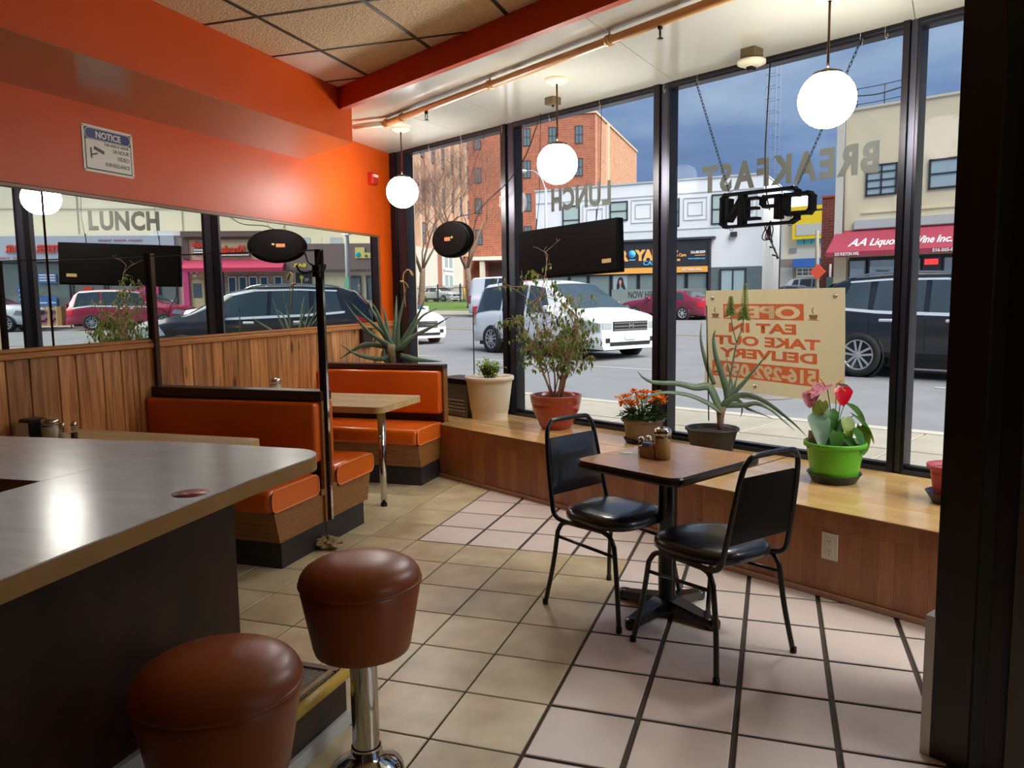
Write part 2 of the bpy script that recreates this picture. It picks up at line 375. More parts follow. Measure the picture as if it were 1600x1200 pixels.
# bay ceiling in front of the windows, in glossy panels with thin joints
bay = MB()
wlx = lambda x: 7.471 - .5702 * (x + 3.679) + .05
cb = bpy.data.objects.new('ceiling', None); COL.objects.link(cb); cb['kind'] = 'structure'
spl = [-3.82, -3.06, -2.45, -1.05, .35, 1.75, 3.3]
for a, b in zip(spl[:-1], spl[1:]):
    k = .35
    lo = lambda x: (max(bl(x), 0) if x > -3.07 else 5.3)
    P = [(a + .002, lo(a) + .02), (b - .002, lo(b) + .02), (b - .002 + (k if b < 3.2 else 0), wlx(b + (k if b < 3.2 else 0))), (a + .002 + (k if a > -3.8 else 0), wlx(a + (k if a > -3.8 else 0)))]
    obj('ceiling_panel', MB().prism(P, 2.975, 3.0), m_cream, cb)
obj('ceiling_backing', MB().prism([(-3.82, 5.3), (-3.06, bl(-3.06) + .03), (3.3, bl(3.3) + .03), (3.3, wlx(3.3)), (-3.82, wlx(-3.82))], 3.003, 3.2), m_cream, cb)
# beam
L = math.hypot(1, .6048); ax = math.atan(-.6048)
struct('trim_2', MB().box(0, 7.6, 0, .05, 2.868, 3.04), m_beam, loc=(-3.07, 5.243 + .0145, 0), rot=(0, 0, ax))
# soffit along the left wall
zb = lambda y: 2.66 + .012 * (y - 5.4)
pl = [(WL, -2.6), (-3.05, -2.6), (-3.05, 5.43), (WL, 5.93)]
sof = struct('trim_3', MB().prism(pl, [zb(p[1]) + .004 for p in pl], 3.05), m_orange)
pl2 = [(WL, -2.6), (-3.052, -2.6), (-3.052, 5.425), (WL, 5.925)]
obj('soffit_underside', MB().prism(pl2, [zb(p[1]) for p in pl2], [zb(p[1]) + .003 for p in pl2]), m_soff, sof)

# ------------------------------------------------------------------ windows
m_glass = glassmat('window glass', (.985, .99, .985), 1.08)
fr = dict(loc=tuple(P0), rot=(0, 0, EA))
mull = [(-.16, .11), (1.59, 1.75), (3.257, 3.389), (4.975, 5.067), (6.6, 6.72), (7.95, 8.1)]
for k in range(5):
    a, b = mull[k][1], mull[k + 1][0]
    w = bpy.data.objects.new('window_%d' % (k + 1), None); COL.objects.link(w); w['kind'] = 'structure'; w.location = P0; w.rotation_euler = (0, 0, EA)
    bx('pane', (a, b, .045, .051, .49, 2.935), m_glass, w)
    bx('sill_frame', (a, b, -.015, .09, .442, .47), m_frame2, w)
    bx('sill_frame', (a, b, .02, .075, .47, .492), m_frame, w)
    bx('head_frame', (a, b, .0, .09, 2.93, 2.985), m_frame, w)
    bx('head_stop', (a, b, -.006, .012, 2.945, 2.952), m_frame2, w)
    c, d = mull[k]
    m1 = MB().box(c, d, .012, .1, .44, 2.985).box(c, c + (d - c) * .38, -.012, .02, .44, 2.985).box(d - .014, d, -.0, .02, .44, 2.985)
    obj('mullion', m1, m_frame, w); bx('mullion_lit_side', (c + (d - c) * .42, d - .02, .006, .02, .45, 2.98), m_frame2, w)  # bluish grey face: daylight on the mullion side put into its colour
w = MB().box(7.95, 8.2, -.01, .1, .0, 3.0); struct('trim_4', w, m_frame, **fr)

bx('pane', (3.36, 3.366, .7, 3.5, .1, 2.86), m_glass, sw)
for y in (.75, 1.65, 2.55, 3.45): bx('mullion', (3.31, 3.42, y - .05, y + .05, .1, 2.9), m_frame, sw)
bx('head_frame', (3.31, 3.42, .7, 3.5, 2.84, 2.9), m_frame, sw); bx('sill_frame', (3.31, 3.42, .7, 3.5, .1, .16), m_frame, sw)
# dark wall end and door close by on the right
dk = struct('trim_5', MB().prism([(.503, 2.70), (.60, 2.645), (.72, 2.62), (.96, 2.95), (.80, 3.2)], 0, 3.02), m_dkwood)
bx('door_stop', (.600, .636, 2.615, 2.655, 0, 3.0), mat('black door stop', '#070505', .5), dk)
bx('base_edge', (-.026, .004, -.004, .16, .0, .47), mat('white base edge', '#c9c4bd', .6), dk, loc=(.503, 2.702, 0), rot=(0, 0, R(-32)))
dr = bpy.data.objects.new('door_1', None); COL.objects.link(dr); dr['kind'] = 'structure'; dr.location = (.685, 2.60, 0); dr.rotation_euler = (0, 0, R(-9))
bx('door_leaf', (0, .9, -.045, 0, .01, 2.9), mat('brown door', '#2b1d12', .45, var=.2, vs=5, stretch=(6, 6, .5)), dr)
kn = MB().lathe([(.03, 0), (.03, .006), (.012, .012), (.012, .035), (.028, .045), (.03, .06), (.02, .07), (.002, .072)], 16, Matrix.Translation((.07, -.045, .94)) @ Matrix.Rotation(PI / 2, 4, 'X'))
obj('door_knob', kn, mat('dark knob', '#1a1416', .25, metal=.8), dr)
obj('deadbolt', MB().lathe([(.028, 0), (.026, .012), (.01, .014), (.009, .02), (.002, .021)], 16, Matrix.Translation((.07, -.045, 1.10)) @ Matrix.Rotation(PI / 2, 4, 'X')), MATS['dark knob'], dr)
# ================================================================== counter, stools
m_top = mat('worn grey laminate', '#dfe7f0', .2, var=.09, vs=7, bump=.03, bs=60, stretch=(1, 3, 1), spec=.9)
MATS['worn grey laminate'].node_tree.nodes['Principled BSDF'].inputs['IOR'].default_value = 1.9
m_edge = mat('tan edge band', '#a9834f', .4, var=.08, vs=10)
m_panel = mat('dark marbled laminate', '#3f2018', .34, var=.5, vs=7, col2='#150907')
m_base = mat('white vinyl base', '#c9ced0', .45)
ct = thing('lunch_counter', 'grey laminate lunch counter with tan edge and dark panel, left foreground', 'counter', (0, 0, 0))
A = [(-2.02, -2.0), (-1.345, -2.0), (-1.54, 1.185), (-1.60, 2.10)]
tip = [(-1.60 - .13 + .13 * math.cos(R(a)) - .02 * (a / 90), 2.47 + .135 * math.sin(R(a))) for a in (0, 15, 30, 45, 60, 75, 90)]
legA = A + tip + [(-2.2, 2.607), (-2.255, 1.906)]
legB = [(-3.79, 1.86), (-2.257, 1.904), (-2.202, 2.607), (-3.79, 2.47)]
bx_ = MB().prism(legA, .865, .917); bx_.prism(legB, .865, .917); obj('edge_band', bx_, m_edge, ct)
ins = lambda P: P
obj('worktop', MB().prism(legA, .917, .921), m_top, ct); obj('worktop', MB().prism(legB, .917, .921), m_top, ct)
obj('front_panel', MB().prism([(-1.94, -2.0), (-1.90, -2.0), (-1.933, 2.44), (-1.973, 2.44)], 0, .865), m_panel, ct)
obj('end_panel', MB().prism([(-3.7, 2.36), (-1.97, 2.40), (-1.97, 2.44), (-3.7, 2.40)], 0, .865), m_panel, ct)
obj('baseboard', MB().prism([(-1.90, -2.0), (-1.875, -2.0), (-1.905, 1.93), (-1.93, 1.93)], 0, .055), m_base, ct)
st = thing('foot_step', 'low carpeted step with yellow nosing jutting from the lunch counter', 'step', (0, 0, 0))
obj('riser', MB().prism([(-1.928, 1.935), (-1.425, 1.935), (-1.408, 2.325), (-1.931, 2.325)], 0, .182), m_panel, st)
obj('tread', MB().prism([(-1.895, 1.935), (-1.45, 1.935), (-1.435, 2.30), (-1.92, 2.30)], .182, .198), mat('grey carpet tread', '#8b8780', .95, var=.25, vs=60, bump=1., bs=120), st)
obj('tread_frame', MB().prism([(-1.92, 2.30), (-1.43, 2.30), (-1.43, 2.328), (-1.921, 2.328)], .182, .204), mat('brown trim', '#5d4636', .5), st)
obj('nosing', MB().tube([(-1.424, 1.90, .187), (-1.408, 2.327, .187)], .021, 10), mat('yellow nosing', '#c9a93b', .4, var=.12, vs=12), st)
obj('inner_strip', MB().prism([(-1.475, 1.90), (-1.455, 1.90), (-1.44, 2.30), (-1.46, 2.30)], .198, .204), mat('tan strip', '#a58d67', .5), st)
obj('baseboard', MB().prism([(-1.425, 1.90), (-1.41, 1.90), (-1.393, 2.335), (-1.408, 2.335)], 0, .05), m_base, st)
sk = thing('counter_sticker', 'round faded red sticker on the lunch counter', 'sticker', (-1.66, 1.902, .921), R(3))
obj('disc', MB().lathe([(.054, 0), (.054, .0008)], 32), mat('faded red print', '#a8605c', .4, var=.15, vs=30), sk)
mk = MB().box(-.03, .03, -.004, .004, .0008, .0012).box(-.004, .004, -.012, .012, .0008, .0012); obj('printed_mark', mk, mat('pale print', '#c9a5a0', .5), sk)

m_rust = mat('rust brown vinyl', '#8a410f', .36, var=.08, vs=4, bump=.12, bs=9)
m_chrome = mat('chrome', '#c9c7c2', .08, metal=1.)
def stool(x, y, label):
    t = thing('bar_stool', label, 'stool', (x, y, 0), 0, 'counter stools')
    pr = [(.001, .702), (.06, .701), (.11, .695), (.15, .682), (.172, .668), (.184, .652), (.188, .640), (.187, .631)]
    obj('seat_top', MB().lathe(pr, 40, caps=False), m_rust, t)
    obj('piping', MB().lathe([(.186, .634), (.191, .631), (.191, .625), (.186, .622)], 40, caps=False), m_rust, t)
    obj('seat_drum', MB().lathe([(.186, .629), (.184, .60), (.166, .50), (.152, .425), (.147, .410), (.13, .402), (.02, .40)], 40), m_rust, t)
    obj('post', MB().lathe([(.043, .40), (.043, .07)], 28, caps=False), m_chrome, t)
    obj('base_flange', MB().lathe([(.047, .085), (.047, .075), (.050, .072), (.050, .06), (.062, .045), (.09, .025), (.115, .012), (.118, 0)], 32, caps=False), m_chrome, t)
stool(-1.206, 2.10, 'rust brown drum stool on chrome post, beside the carpeted step')
stool(-1.19, 1.415, 'rust brown drum stool nearest the camera, bottom left')

# ================================================================== booths
m_vin = mat('orange vinyl', '#cf5c12', .3, var=.05, vs=4, bump=.08, bs=7, coat=.15)
m_vin2 = mat('bright orange vinyl end', '#dd6a1c', .33, var=.04, vs=4, bump=.15, bs=9)
m_pipe = mat('pale orange piping', '#e98a52', .4)
m_box = mat('oak laminate', '#8d5f33', .42, var=.28, vs=5, stretch=(1.2, 1.2, 16))
m_plinth = mat('black vinyl plinth', '#2b2a2d', .5)
m_rail = mat('dark walnut rail', '#34150d', .4, var=.2, vs=5, stretch=(.5, 6, 6))
def booth(name, label, xe, yf, d, y0, rail=True):
    """seat along x from the wall to xe; yf = y of the cushion's front, d = +1 if the sitter faces -y (back at larger y)"""
    t = thing(name, label, 'booth seat', (xe, y0, 0), 0, 'orange booth seats')
    Lx = -(xe + 3.80); Y = lambda v: (yf + d * v) - y0
    yy = lambda a, b: (min(Y(a), Y(b)), max(Y(a), Y(b)))
    a = yy(.115, .578); bx('plinth', (Lx, -.02, a[0], a[1], 0, .158), m_plinth, t)
    P = [(Y(.04), .335), (Y(.085), .157), (Y(.53), .157), (Y(.53), .335)]
    Mx = Matrix(((0, 0, 1, 0), (1, 0, 0, 0), (0, 1, 0, 0), (0, 0, 0, 1)))
    obj('seat_box', MB().prism(P, Lx, -.004, Mx), m_box, t)
    a = yy(0, .485); c = obj('cushion', MB().box(Lx, -.0, a[0], a[1], .337, .468, b=.035, seg=4), m_vin, t); smooth(c, 60)
    e = MB(); r = .04; q = [(Y(v), z) for v, z in rrect(.012, .475, .342, .463, r, 4)]
    e.prism(q, -.002, .006, Mx); obj('cushion_end', e, m_vin2, c)
    lo = [(.0075, p[0], p[1]) for p in q]; obj('piping', MB().tube(lo + [lo[0]], .0045, 6), m_pipe, c)
    a = yy(.47, .548); b = obj('back_cushion', MB().box(Lx, -.004, a[0], a[1], .525, .885, b=.022, seg=3), m_vin, t); smooth(b, 60)
    return t, Y
t, Y = booth('booth_bench', 'orange booth seat facing the lunch counter end, bright end under the counter', -2.56, 3.525, 1, 3.8)
t, Y = booth('booth_bench', 'orange booth seat behind the metal pole, facing the window', -2.56, 4.685, -1, 4.4)
t, Y = booth('booth_bench', 'far orange booth seat below the spiky aloe, facing the camera', -2.63, 5.515, 1, 5.8)
a = (Y(.55), Y(.615))
bx('back_panel', (-1.17, .004, a[0], a[1], 0, .905), m_rail, t); bx('back_rail', (-1.17, .012, a[0] - .035, a[1] + .006, .893, .935), m_rail, t, b=.004)
bx('end_edge', (.0, .012, a[0] - .01, a[1], .0, .90), m_box, t)
pt = thing('booth_divider', 'wood divider with glass panel and steel pole between two booth seats', 'partition', (-2.56, 4.105, 0))
bx('core_panel', (-1.24, -.012, -.029, .029, .16, .89), m_rail, pt); bx('top_rail', (-1.24, .012, -.05, .065, .89, .95), m_rail, pt, b=.004)
bx('end_strip', (-.012, .01, -.046, -.002, .155, .89), m_box, pt); bx('end_strip', (-.012, .01, .004, .048, .155, .89), m_box, pt)
bx('end_block', (-.012, .012, -.085, -.046, .325, .36), m_box, pt)
bx('end_block', (-.012, .012, .048, .09, .335, .37), m_box, pt)
bx('glass_panel', (-1.215, -.02, -.004, .004, .952, 1.783), glassmat('clear glass', (.97, .98, .97), 1.35), pt)
bx('glass_edge', (-1.215, -.02, -.0045, .0045, 1.778, 1.786), mat('polished glass edge', '#5a5f5c', .2), pt)
bx('wall_channel', (-1.235, -1.212, -.018, .018, .95, 1.80), mat('brown channel', '#4a3026', .35, metal=.5), pt)
pole = obj('pole', MB().box(-.012, .022, -.022, .008, .16, 1.786), mat('dark bronze pole', '#2a1812', .3, metal=.6), pt)
bx('chrome_edge', (.0225, .029, -.012, .01, .16, 1.782), m_chrome, pole)
hk = thing('coat_hook', 'black double coat hook screwed near the top of the steel pole', 'hook', (-2.56, 4.08, 1.66))
m_blk = mat('black metal', '#0d0c0d', .35, metal=.4)
bx('back_plate', (-.014, .032, -.026, -.0225 + .022, -.035, .035), m_blk, hk)
for sx in (-1, 1):
    obj('prong', MB().tube(bez([(.01 + sx * .01, -.03, .0), (.01 + sx * .05, -.06, -.012), (.01 + sx * .085, -.07, .005), (.01 + sx * .095, -.072, .035)], 5), .006, 8), m_blk, hk)
    obj('prong', MB().tube(bez([(.01 + sx * .01, -.03, .03), (.01 + sx * .03, -.05, .05), (.01 + sx * .045, -.06, .10), (.01 + sx * .06, -.06, .115)], 5), .005, 8), m_blk, hk)

m_butch = brickmat('butcher block laminate', '#d9c292', '#c3a878', '#b89a6a', 1., .6, .035, .001, .35, 'XY', bump=0, grain=(2, 14, 14))
m_blab = brickmat('butcher block edge', '#dcc48c', '#b99a5c', '#c9ad72', 1., .022, .3, .001, .4, 'YZ', bump=0)
def wall_table(label, x1, y0, y1, leg):
    t = thing('booth_table', label, 'table', (x1, (y0 + y1) / 2, 0)); h = (y1 - y0) / 2; Lx = -(x1 + 3.80)
    P = [(Lx, -h)] + [p for p in rrect(-.3, 0, -h, h, .055, 5) if p[0] > -.15] + [(Lx, h)]
    P = [(Lx, -h)] + sorted([p for p in rrect(-.3, 0, -h, h, .055, 5) if p[0] > -.15], key=lambda p: p[1]) + [(Lx, h)]
    obj('table_top', MB().prism(P, .76, .765), m_butch, t); obj('edge_band', MB().prism(P, .722, .76), m_blab, t)
    obj('leg', MB().lathe([(.032, .722), (.026, .3), (.021, .0)], 20, Matrix.Translation((leg[0] - x1, leg[1] - (y0 + y1) / 2, 0))), m_chrome, t)
    obj('rubber_foot', MB().lathe([(.024, .02), (.024, 0)], 16, Matrix.Translation((leg[0] - x1, leg[1] - (y0 + y1) / 2, 0))), m_blk, t)
    return t
t1 = wall_table('butcher block booth table with a chrome leg, by the far orange seat', -2.50, 4.70, 5.37, (-2.655, 5.0))
nb = thing('table_tag', 'small pale green sticker on the far booth table', 'sticker', (-2.62, 5.02, .765), R(10)); obj('disc', MB().lathe([(.03, 0), (.03, .0008)], 20), mat('pale green print', '#b9cdb5', .4), nb)
t0 = wall_table('butcher block booth table half hidden behind the lunch counter', -2.56, 2.86, 3.50, (-2.70, 3.18))

# ------------------------------------------------------------------ jars and shakers
m_jar = glassmat('jar glass', (.90, .93, .91), 1.45); m_sugar = mat('white sugar', '#d8cfc0', .9); m_brown = mat('raw sugar', '#b88f5e', .9, var=.2, vs=60)
m_salt = mat('white salt', '#e2e0da', .9); m_pep = mat('ground pepper', '#4a3d33', .9)
def jar(loc, label, fill, h=.125, r=.037, level=.085, slope=.0):
    t = thing('sugar_jar', label, 'sugar jar', loc)
    obj('glass_body', MB().lathe([(r * .92, 0), (r, .006), (r, h * .66), (r * .93, h * .74)], 28), m_jar, t)
    pr = MB(); n = 24; rr = r - .004
    v = [(rr * math.cos(2 * PI * i / n), rr * math.sin(2 * PI * i / n), .006) for i in range(n)]
    v += [(x, y, min(level - slope * (x / rr), h * .72)) for x, y, z in v]
    pr.add(v, [list(range(n))[::-1], list(range(n, 2 * n))] + [(i, (i + 1) % n, n + (i + 1) % n, n + i) for i in range(n)], True); obj('sugar', pr, fill, t)
    obj('chrome_lid', MB().lathe([(r * .98, h * .72), (r * 1.04, h * .74), (r * 1.06, h * .84), (r * .98, h * .90), (r * .6, h * .955), (.004, h * .97)], 28), m_chrome, t)
    obj('pour_flap', MB().box(-.009, .009, -r * .6, 0, h * .955, h * 1.0, b=.002), m_chrome, t)
def shaker(loc, label, fill, h=.085, r=.019):
    t = thing('shaker', label, 'shaker', loc)
    obj('glass_body', MB().lathe([(r, 0), (r * .98, h * .6), (r * .7, h * .74)], 8, sm=False), m_jar, t)
    obj('contents', MB().lathe([(r * .8, .005), (r * .78, h * .5)], 8, sm=False), fill, t)
    obj('cap', MB().lathe([(r * .78, h * .72), (r * .8, h * .88), (r * .55, h * .97), (.002, h)], 16), m_chrome, t)
jar((-.476, 3.60, .745), 'glass sugar jar of brown sugar on the square table', m_brown, .155, .039, .10, .018)
shaker((-.583, 3.665, .745), 'glass shaker on the left edge of the square table caddy', m_salt, .09)
shaker((-.553, 3.70, .745), 'second shaker, hidden behind the sugar packets on the square table', m_pep, .09)
cd = thing('packet_caddy', 'small clear caddy on the square table between shaker and sugar jar', 'caddy', (-.535, 3.622, .745), EA)
m_cad = mat('clear brown plastic', '#a8814e', .2, trans=.35)
for d in ((-.042, .042, -.024, -.021, 0, .052), (-.042, .042, .021, .024, 0, .052), (-.042, -.039, -.024, .024, 0, .052), (.039, .042, -.024, .024, 0, .052), (-.042, .042, -.024, .024, 0, .003)): bx('caddy_wall', d, m_cad, cd)
for k in range(7):
    bl_ = k < 5
    p = thing('sweetener_packet', ('blue' if bl_ else 'pink') + ' sweetener packet leaning in the small clear caddy', 'packet', (*(Vector((-.535, 3.622, 0)) + EV * (-.033 + .011 * k)).xy, .752), EA + R(90), 'blue packets in the caddy' if bl_ else 'pink packets in the caddy')
    obj('paper', MB().box(-.02, .02, -.0025, .0025, 0, .062, b=.001), mat('blue packet', '#5f7396', .6) if bl_ else mat('pink packet', '#c9808a', .6), p, rot=(R(random.uniform(-9, 9)), 0, 0))
gs = thing('table_tag', 'faint green sticker on the square table top', 'sticker', (-.66, 3.70, .7452), EA); obj('disc', MB().lathe([(.035, 0), (.035, .0006)], 20), MATS['pale green print'], gs)
jar((-3.60, 3.12, .765), 'glass sugar jar on the booth table behind the lunch counter', m_sugar, .135, .043, .085)
shaker((-3.50, 3.10, .765), 'salt shaker beside the sugar jar behind the lunch counter', m_salt, .115, .021)
shaker((-3.44, 3.12, .765), 'right shaker of the pair behind the lunch counter', m_pep, .118, .02)
bx_ = thing('napkin_box', 'small dark napkin holder beside the jar behind the counter', 'napkin holder', (-3.70, 3.10, .765)); obj('shell', MB().box(-.04, .04, -.05, .05, 0, .13, b=.008), mat('dark plastic', '#1c1714', .4), bx_); obj('napkins', MB().box(-.03, .03, -.052, -.048, .02, .11), m_white, bx_)
jar((-3.53, 5.0, .765), 'sugar jar on the far booth table, seen over the seat back', m_sugar, .155, .045, .10)

# ------------------------------------------------------------------ square table and two chairs
m_black = mat('black enamel', '#0b0b0d', .28, coat=.2); m_seat = mat('black vinyl seat', '#1e222a', .32, bump=.05, bs=10, coat=.4)
tb = thing('square_table', 'square wood-tone cafe table with black edge between two black chairs', 'table', (-.455, 3.635, 0), EA)
P = rrect(-.29, .29, -.335, .335, .06, 6)
m_wtop = mat('light maple laminate', '#b98d66', .26, var=.12, vs=5, stretch=(1, 5, 1), coat=.35)
obj('table_top', MB().prism([(x * .985, y * .985) for x, y in P], .738, .745), m_wtop, tb)
e_ = MB(); zz = [(1.0, .708), (1.006, .716), (1.006, .736), (.99, .744)]
for (s1, z1), (s2, z2) in zip(zz[:-1], zz[1:]):
    v = [(x * s1, y * s1, z1) for x, y in P] + [(x * s2, y * s2, z2) for x, y in P]; n = len(P)
    e_.add(v, [(i, (i + 1) % n, n + (i + 1) % n, n + i) for i in range(n)], True)
e_.prism([(x, y) for x, y in P], .708, .737); obj('edge_band', e_, m_black, tb)
obj('column', MB().lathe([(.06, .69), (.045, .66), (.040, .10), (.05, .08), (.05, .04)], 28), m_black, tb)
bx('top_plate', (-.15, .15, -.15, .15, .69, .708), m_black, tb)
for k in range(4):
    M = Matrix.Rotation(R(45 + 90 * k + 45), 4, 'Z')
    a = MB().add([M @ Vector(p) for p in [(.03, -.045, .03), (.03, .045, .03), (.03, .045, .085), (.03, -.045, .085), (.25, -.03, .012), (.25, .03, .012), (.25, .026, .045), (.25, -.026, .045)]], [(0, 3, 2, 1), (4, 5, 6, 7), (0, 1, 5, 4), (1, 2, 6, 5), (2, 3, 7, 6), (3, 0, 4, 7)])
    a.lathe([(.03, .0), (.034, .01), (.034, .035), (.026, .047)], 16, M @ Matrix.Translation((.255, 0, 0)))
    obj('foot', a, m_black, tb)

def chair(x, y, rz, label):
    """faces +x locally; stacking frame of bent tube"""
    t = thing('banquet_chair', label, 'chair', (x, y, 0), rz, 'black banquet chairs')
    r = .0115
    for s in (-1, 1):
        w = .2 * s; wf = .235 * s
        P = [(-.235, wf, .0), (-.205, w * 1.04, .20), (-.18, w, .37), (-.155, w * .98, .41), (-.11, w * .97, .425), (.10, w * .97, .425), (.145, w * .98, .41), (.175, w, .37), (.20, w * 1.05, .20), (.235, wf, .0)]
        Q = bez([P[0], P[1], P[2]], 4)[:-1] + bez(P[2:5], 4)[:-1] + [P[4]] + bez(P[5:8], 4)[:-1] + bez(P[7:], 4)
        obj('leg_frame', MB().tube(Q, r, 10), m_black, t)
        obj('brace', MB().tube([(-.185, w * 1.0, .345), (.183, w * 1.0, .325)], .008, 8), m_black, t)
        for q in (P[0], P[-1]): obj('foot_cap', MB().lathe([(.014, 0), (.014, .025)], 12, Matrix.Translation((q[0] * .997, q[1], 0))), m_blk, t)
    B = [(-.02, .195, .425), (-.15, .195, .425), (-.205, .195, .445), (-.225, .193, .50), (-.262, .18, .70), (-.283, .165, .83), (-.290, .14, .872), (-.292, .10, .888), (-.292, -.10, .888), (-.290, -.14, .872), (-.283, -.165, .83), (-.262, -.18, .70), (-.225, -.193, .50), (-.205, -.195, .445), (-.15, -.195, .425), (-.02, -.195, .425)]
    obj('back_frame', MB().tube(bez(B, 4), r, 10), m_black, t)
    def pan(off, name, m_):
        g = MB()
        def fn(u, v):
            z = .535 + .27 * v; k = (z - .5) / .33; xx = -.2285 - .054 * k; hw = .183 - .028 * k
            yv = (u * 2 - 1) * hw; pil = (1 - abs(u * 2 - 1) ** 4) * (1 - abs(v * 2 - 1) ** 4); return (xx + off * (.006 + .016 * pil), yv, z)
        g.grid(fn, 12, 12); return obj(name, g, m_, t)
    pan(1, 'back_pad', m_seat); pan(-.35, 'back_shell', mat('black back shell', '#060607', .55, spec=.2))
    s_ = MB(); n = 36; rings = []
    def outl(k):
        out = []
        for i in range(n):
            a = 2 * PI * i / n; c, d = math.cos(a), math.sin(a); p = 3.2
            rr = (abs(c) ** p + abs(d) ** p) ** (-1 / p); X = rr * c * .215 * k; Yv = rr * d * .205 * k * (1 + .06 * c); out.append((X + .005, Yv))
        return out
    prof = [(.90, .428), (.985, .436), (1.0, .452), (.985, .468), (.93, .482), (.80, .491), (.5, .497), (.02, .499)]
    v = []; f = []
    for k, z in prof: v += [(x_, y_, z) for x_, y_ in outl(k)]
    for j in range(len(prof) - 1):
        for i in range(n): a, b = j * n + i, j * n + (i + 1) % n; f.append((a, b, b + n, a + n))
    f.append(list(range(n))[::-1]); f.append([len(v) - n + i for i in range(n)])
    s_.add(v, f, True); obj('seat', s_, m_seat, t)
chair(-.715, 3.665, EA, 'black banquet chair with its padded front to us, left of square table')
chair(-.225, 3.32, PI + EA - R(8), 'black banquet chair with its back to us, right of square table')

# ------------------------------------------------------------------ window bench
m_bfront = brickmat('maple stave front', '#ad7142', '#945a32', '#855030', 1., .075, .35, .0012, .38, 'XZ', bump=0, grain=(6, 6, .8), offset=.37, coat=.1)
m_btop = brickmat('maple plank top', '#dcb87f', '#c9a065', '#b98f58', 1., .45, .085, .001, .2, 'XY', bump=0, grain=(.8, 7, 7), coat=.35)
m_trimw = mat('pinkish quarter round', '#a8826b', .5)
wb = thing('window_bench', 'long low maple bench along the window, holding the potted plants', 'bench', tuple(P0), EA)
bx('front', (1.63, 4.36, -.775, -.755, 0, .43), m_bfront, wb); bx('front', (4.36, 6.55, -1.02, -1.0, 0, .43), m_bfront, wb)
bx('side', (4.36, 4.38, -1.0, -.755, 0, .43), m_bfront, wb); bx('corner_post', (4.358, 4.40, -1.024, -1.0, 0, .43), m_box, wb)
obj('top_board', MB().prism([(-.12, -.785), (1.28, -.785), (1.5, -.655), (1.60, -.60), (1.625, -.785), (4.36, -.785), (4.36, -.495), (-.12, -.495)], .43, .445), m_btop, wb); bx('top_board', (-.12, 1.80, -.4945, -.012, .43, .445), m_btop, wb)
bx('lid', (1.806, 4.36, -.488, -.012, .43, .445), m_btop, wb)
bx('top_board', (4.35, 5.61, -1.035, -.012, .43, .445), m_btop, wb); bx('top_board', (5.613, 6.6, -1.035, -.012, .43, .445), m_btop, wb)
bx('hinge_strip', (1.806, 4.35, -.4945, -.4885, .42, .444), mat('dark hinge', '#2a1a12', .5), wb)
bx('edge_nosing', (1.63, 4.36, -.790, -.785, .428, .444), m_box, wb); bx('edge_nosing', (4.345, 6.6, -1.041, -1.035, .428, .444), m_box, wb)
bx('baseboard', (1.63, 4.36, -.79, -.775, 0, .03), m_trimw, wb, b=.005); bx('baseboard', (4.36, 6.55, -1.036, -1.02, 0, .03), m_trimw, wb, b=.005)
wo = thing('wall_outlet', 'ivory double power outlet on the front of the window bench', 'outlet', ST(5.14, -1.0205, .262), EA)
m_iv = mat('ivory plastic', '#d8cfbc', .4)
obj('cover_plate', MB().box(-.041, .041, -.006, 0, -.067, .067, b=.002), m_iv, wo)
for z in (-.024, .024):
    r_ = obj('socket', MB().box(-.017, .017, -.009, -.006, z - .019, z + .019, b=.001), m_iv, wo)
    for x_ in (-.006, .006): bx('slot', (x_ - .0012, x_ + .0012, -.0095, -.0089, z - .001, z + .009), m_blk, r_)
    bx('slot', (-.002, .002, -.0095, -.0089, z - .012, z - .008), m_blk, r_)
obj('screw', MB().box(-.002, .002, -.008, -.006, -.047, -.043), m_chrome, wo)
ht = thing('floor_heater', 'grey metal heater with louvers behind the far booth seat', 'heater', ST(1.36, -.27, .445), EA)
obj('cabinet', MB().box(-.2, .2, -.15, .1, 0, .30, b=.01), mat('grey heater steel', '#6d6a66', .4, metal=.3), ht); bx('top_cap', (-.205, .205, -.155, .105, .30, .335), m_blk, ht)
for k in range(4): bx('louver', (-.17, .17, -.158, -.149, .05 + .03 * k, .062 + .03 * k), mat('light louver', '#a09c94', .4), ht)

# ------------------------------------------------------------------ things on the left wall
sn = thing('notice_sign', 'white and blue surveillance notice sign screwed to the orange wall', 'sign', (WL, 3.857, 2.39), R(90))
m_sgn = mat('sign white', '#d6d3c6', .35); m_nb = mat('sign navy', '#1e2a6a', .35); m_ink = mat('sign ink', '#26262c', .45)
obj('plate', MB().prism(rrect(-.19, .19, -.134, .134, .012), 0, .004, Matrix.Rotation(PI / 2, 4, 'X')), m_sgn, sn)
Mx = Matrix.Rotation(PI / 2, 4, 'X')
b_ = MB().prism(rrect(-.175, .175, -.121, .121, .008), .004, .0046, Mx); obj('border', b_, m_ink, sn)
obj('field', MB().prism(rrect(-.168, .168, -.113, .052, .006), .0046, .0052, Mx), m_sgn, sn)
obj('header', MB().prism(rrect(-.172, .172, .055, .119, .03, 8), .0046, .0052, Mx), m_sgn, sn); obj('header_fill', MB().prism(rrect(-.168, .168, .058, .116, .028, 8), .0052, .0056, Mx), m_nb, sn)
F_ = lambda x, z, y=-.0056: Matrix.Translation((x, y, z)) @ Mx
txt('lettering', 'NOTICE', .052, m_sgn, sn, F_(0, .068), .0004, .0016, 1., 'CENTER')
for s_, z, w_, sx in (('THIS AREA IS UNDER', .031, .022, .92), ('24 HOUR', -.004, .032, .95), ('VIDEO', -.044, .034, .95), ('SURVEILLANCE', -.087, .030, .93)):
    txt('lettering', s_, w_, m_ink, sn, F_(.155, z), .0004, .0004, sx, 'RIGHT')
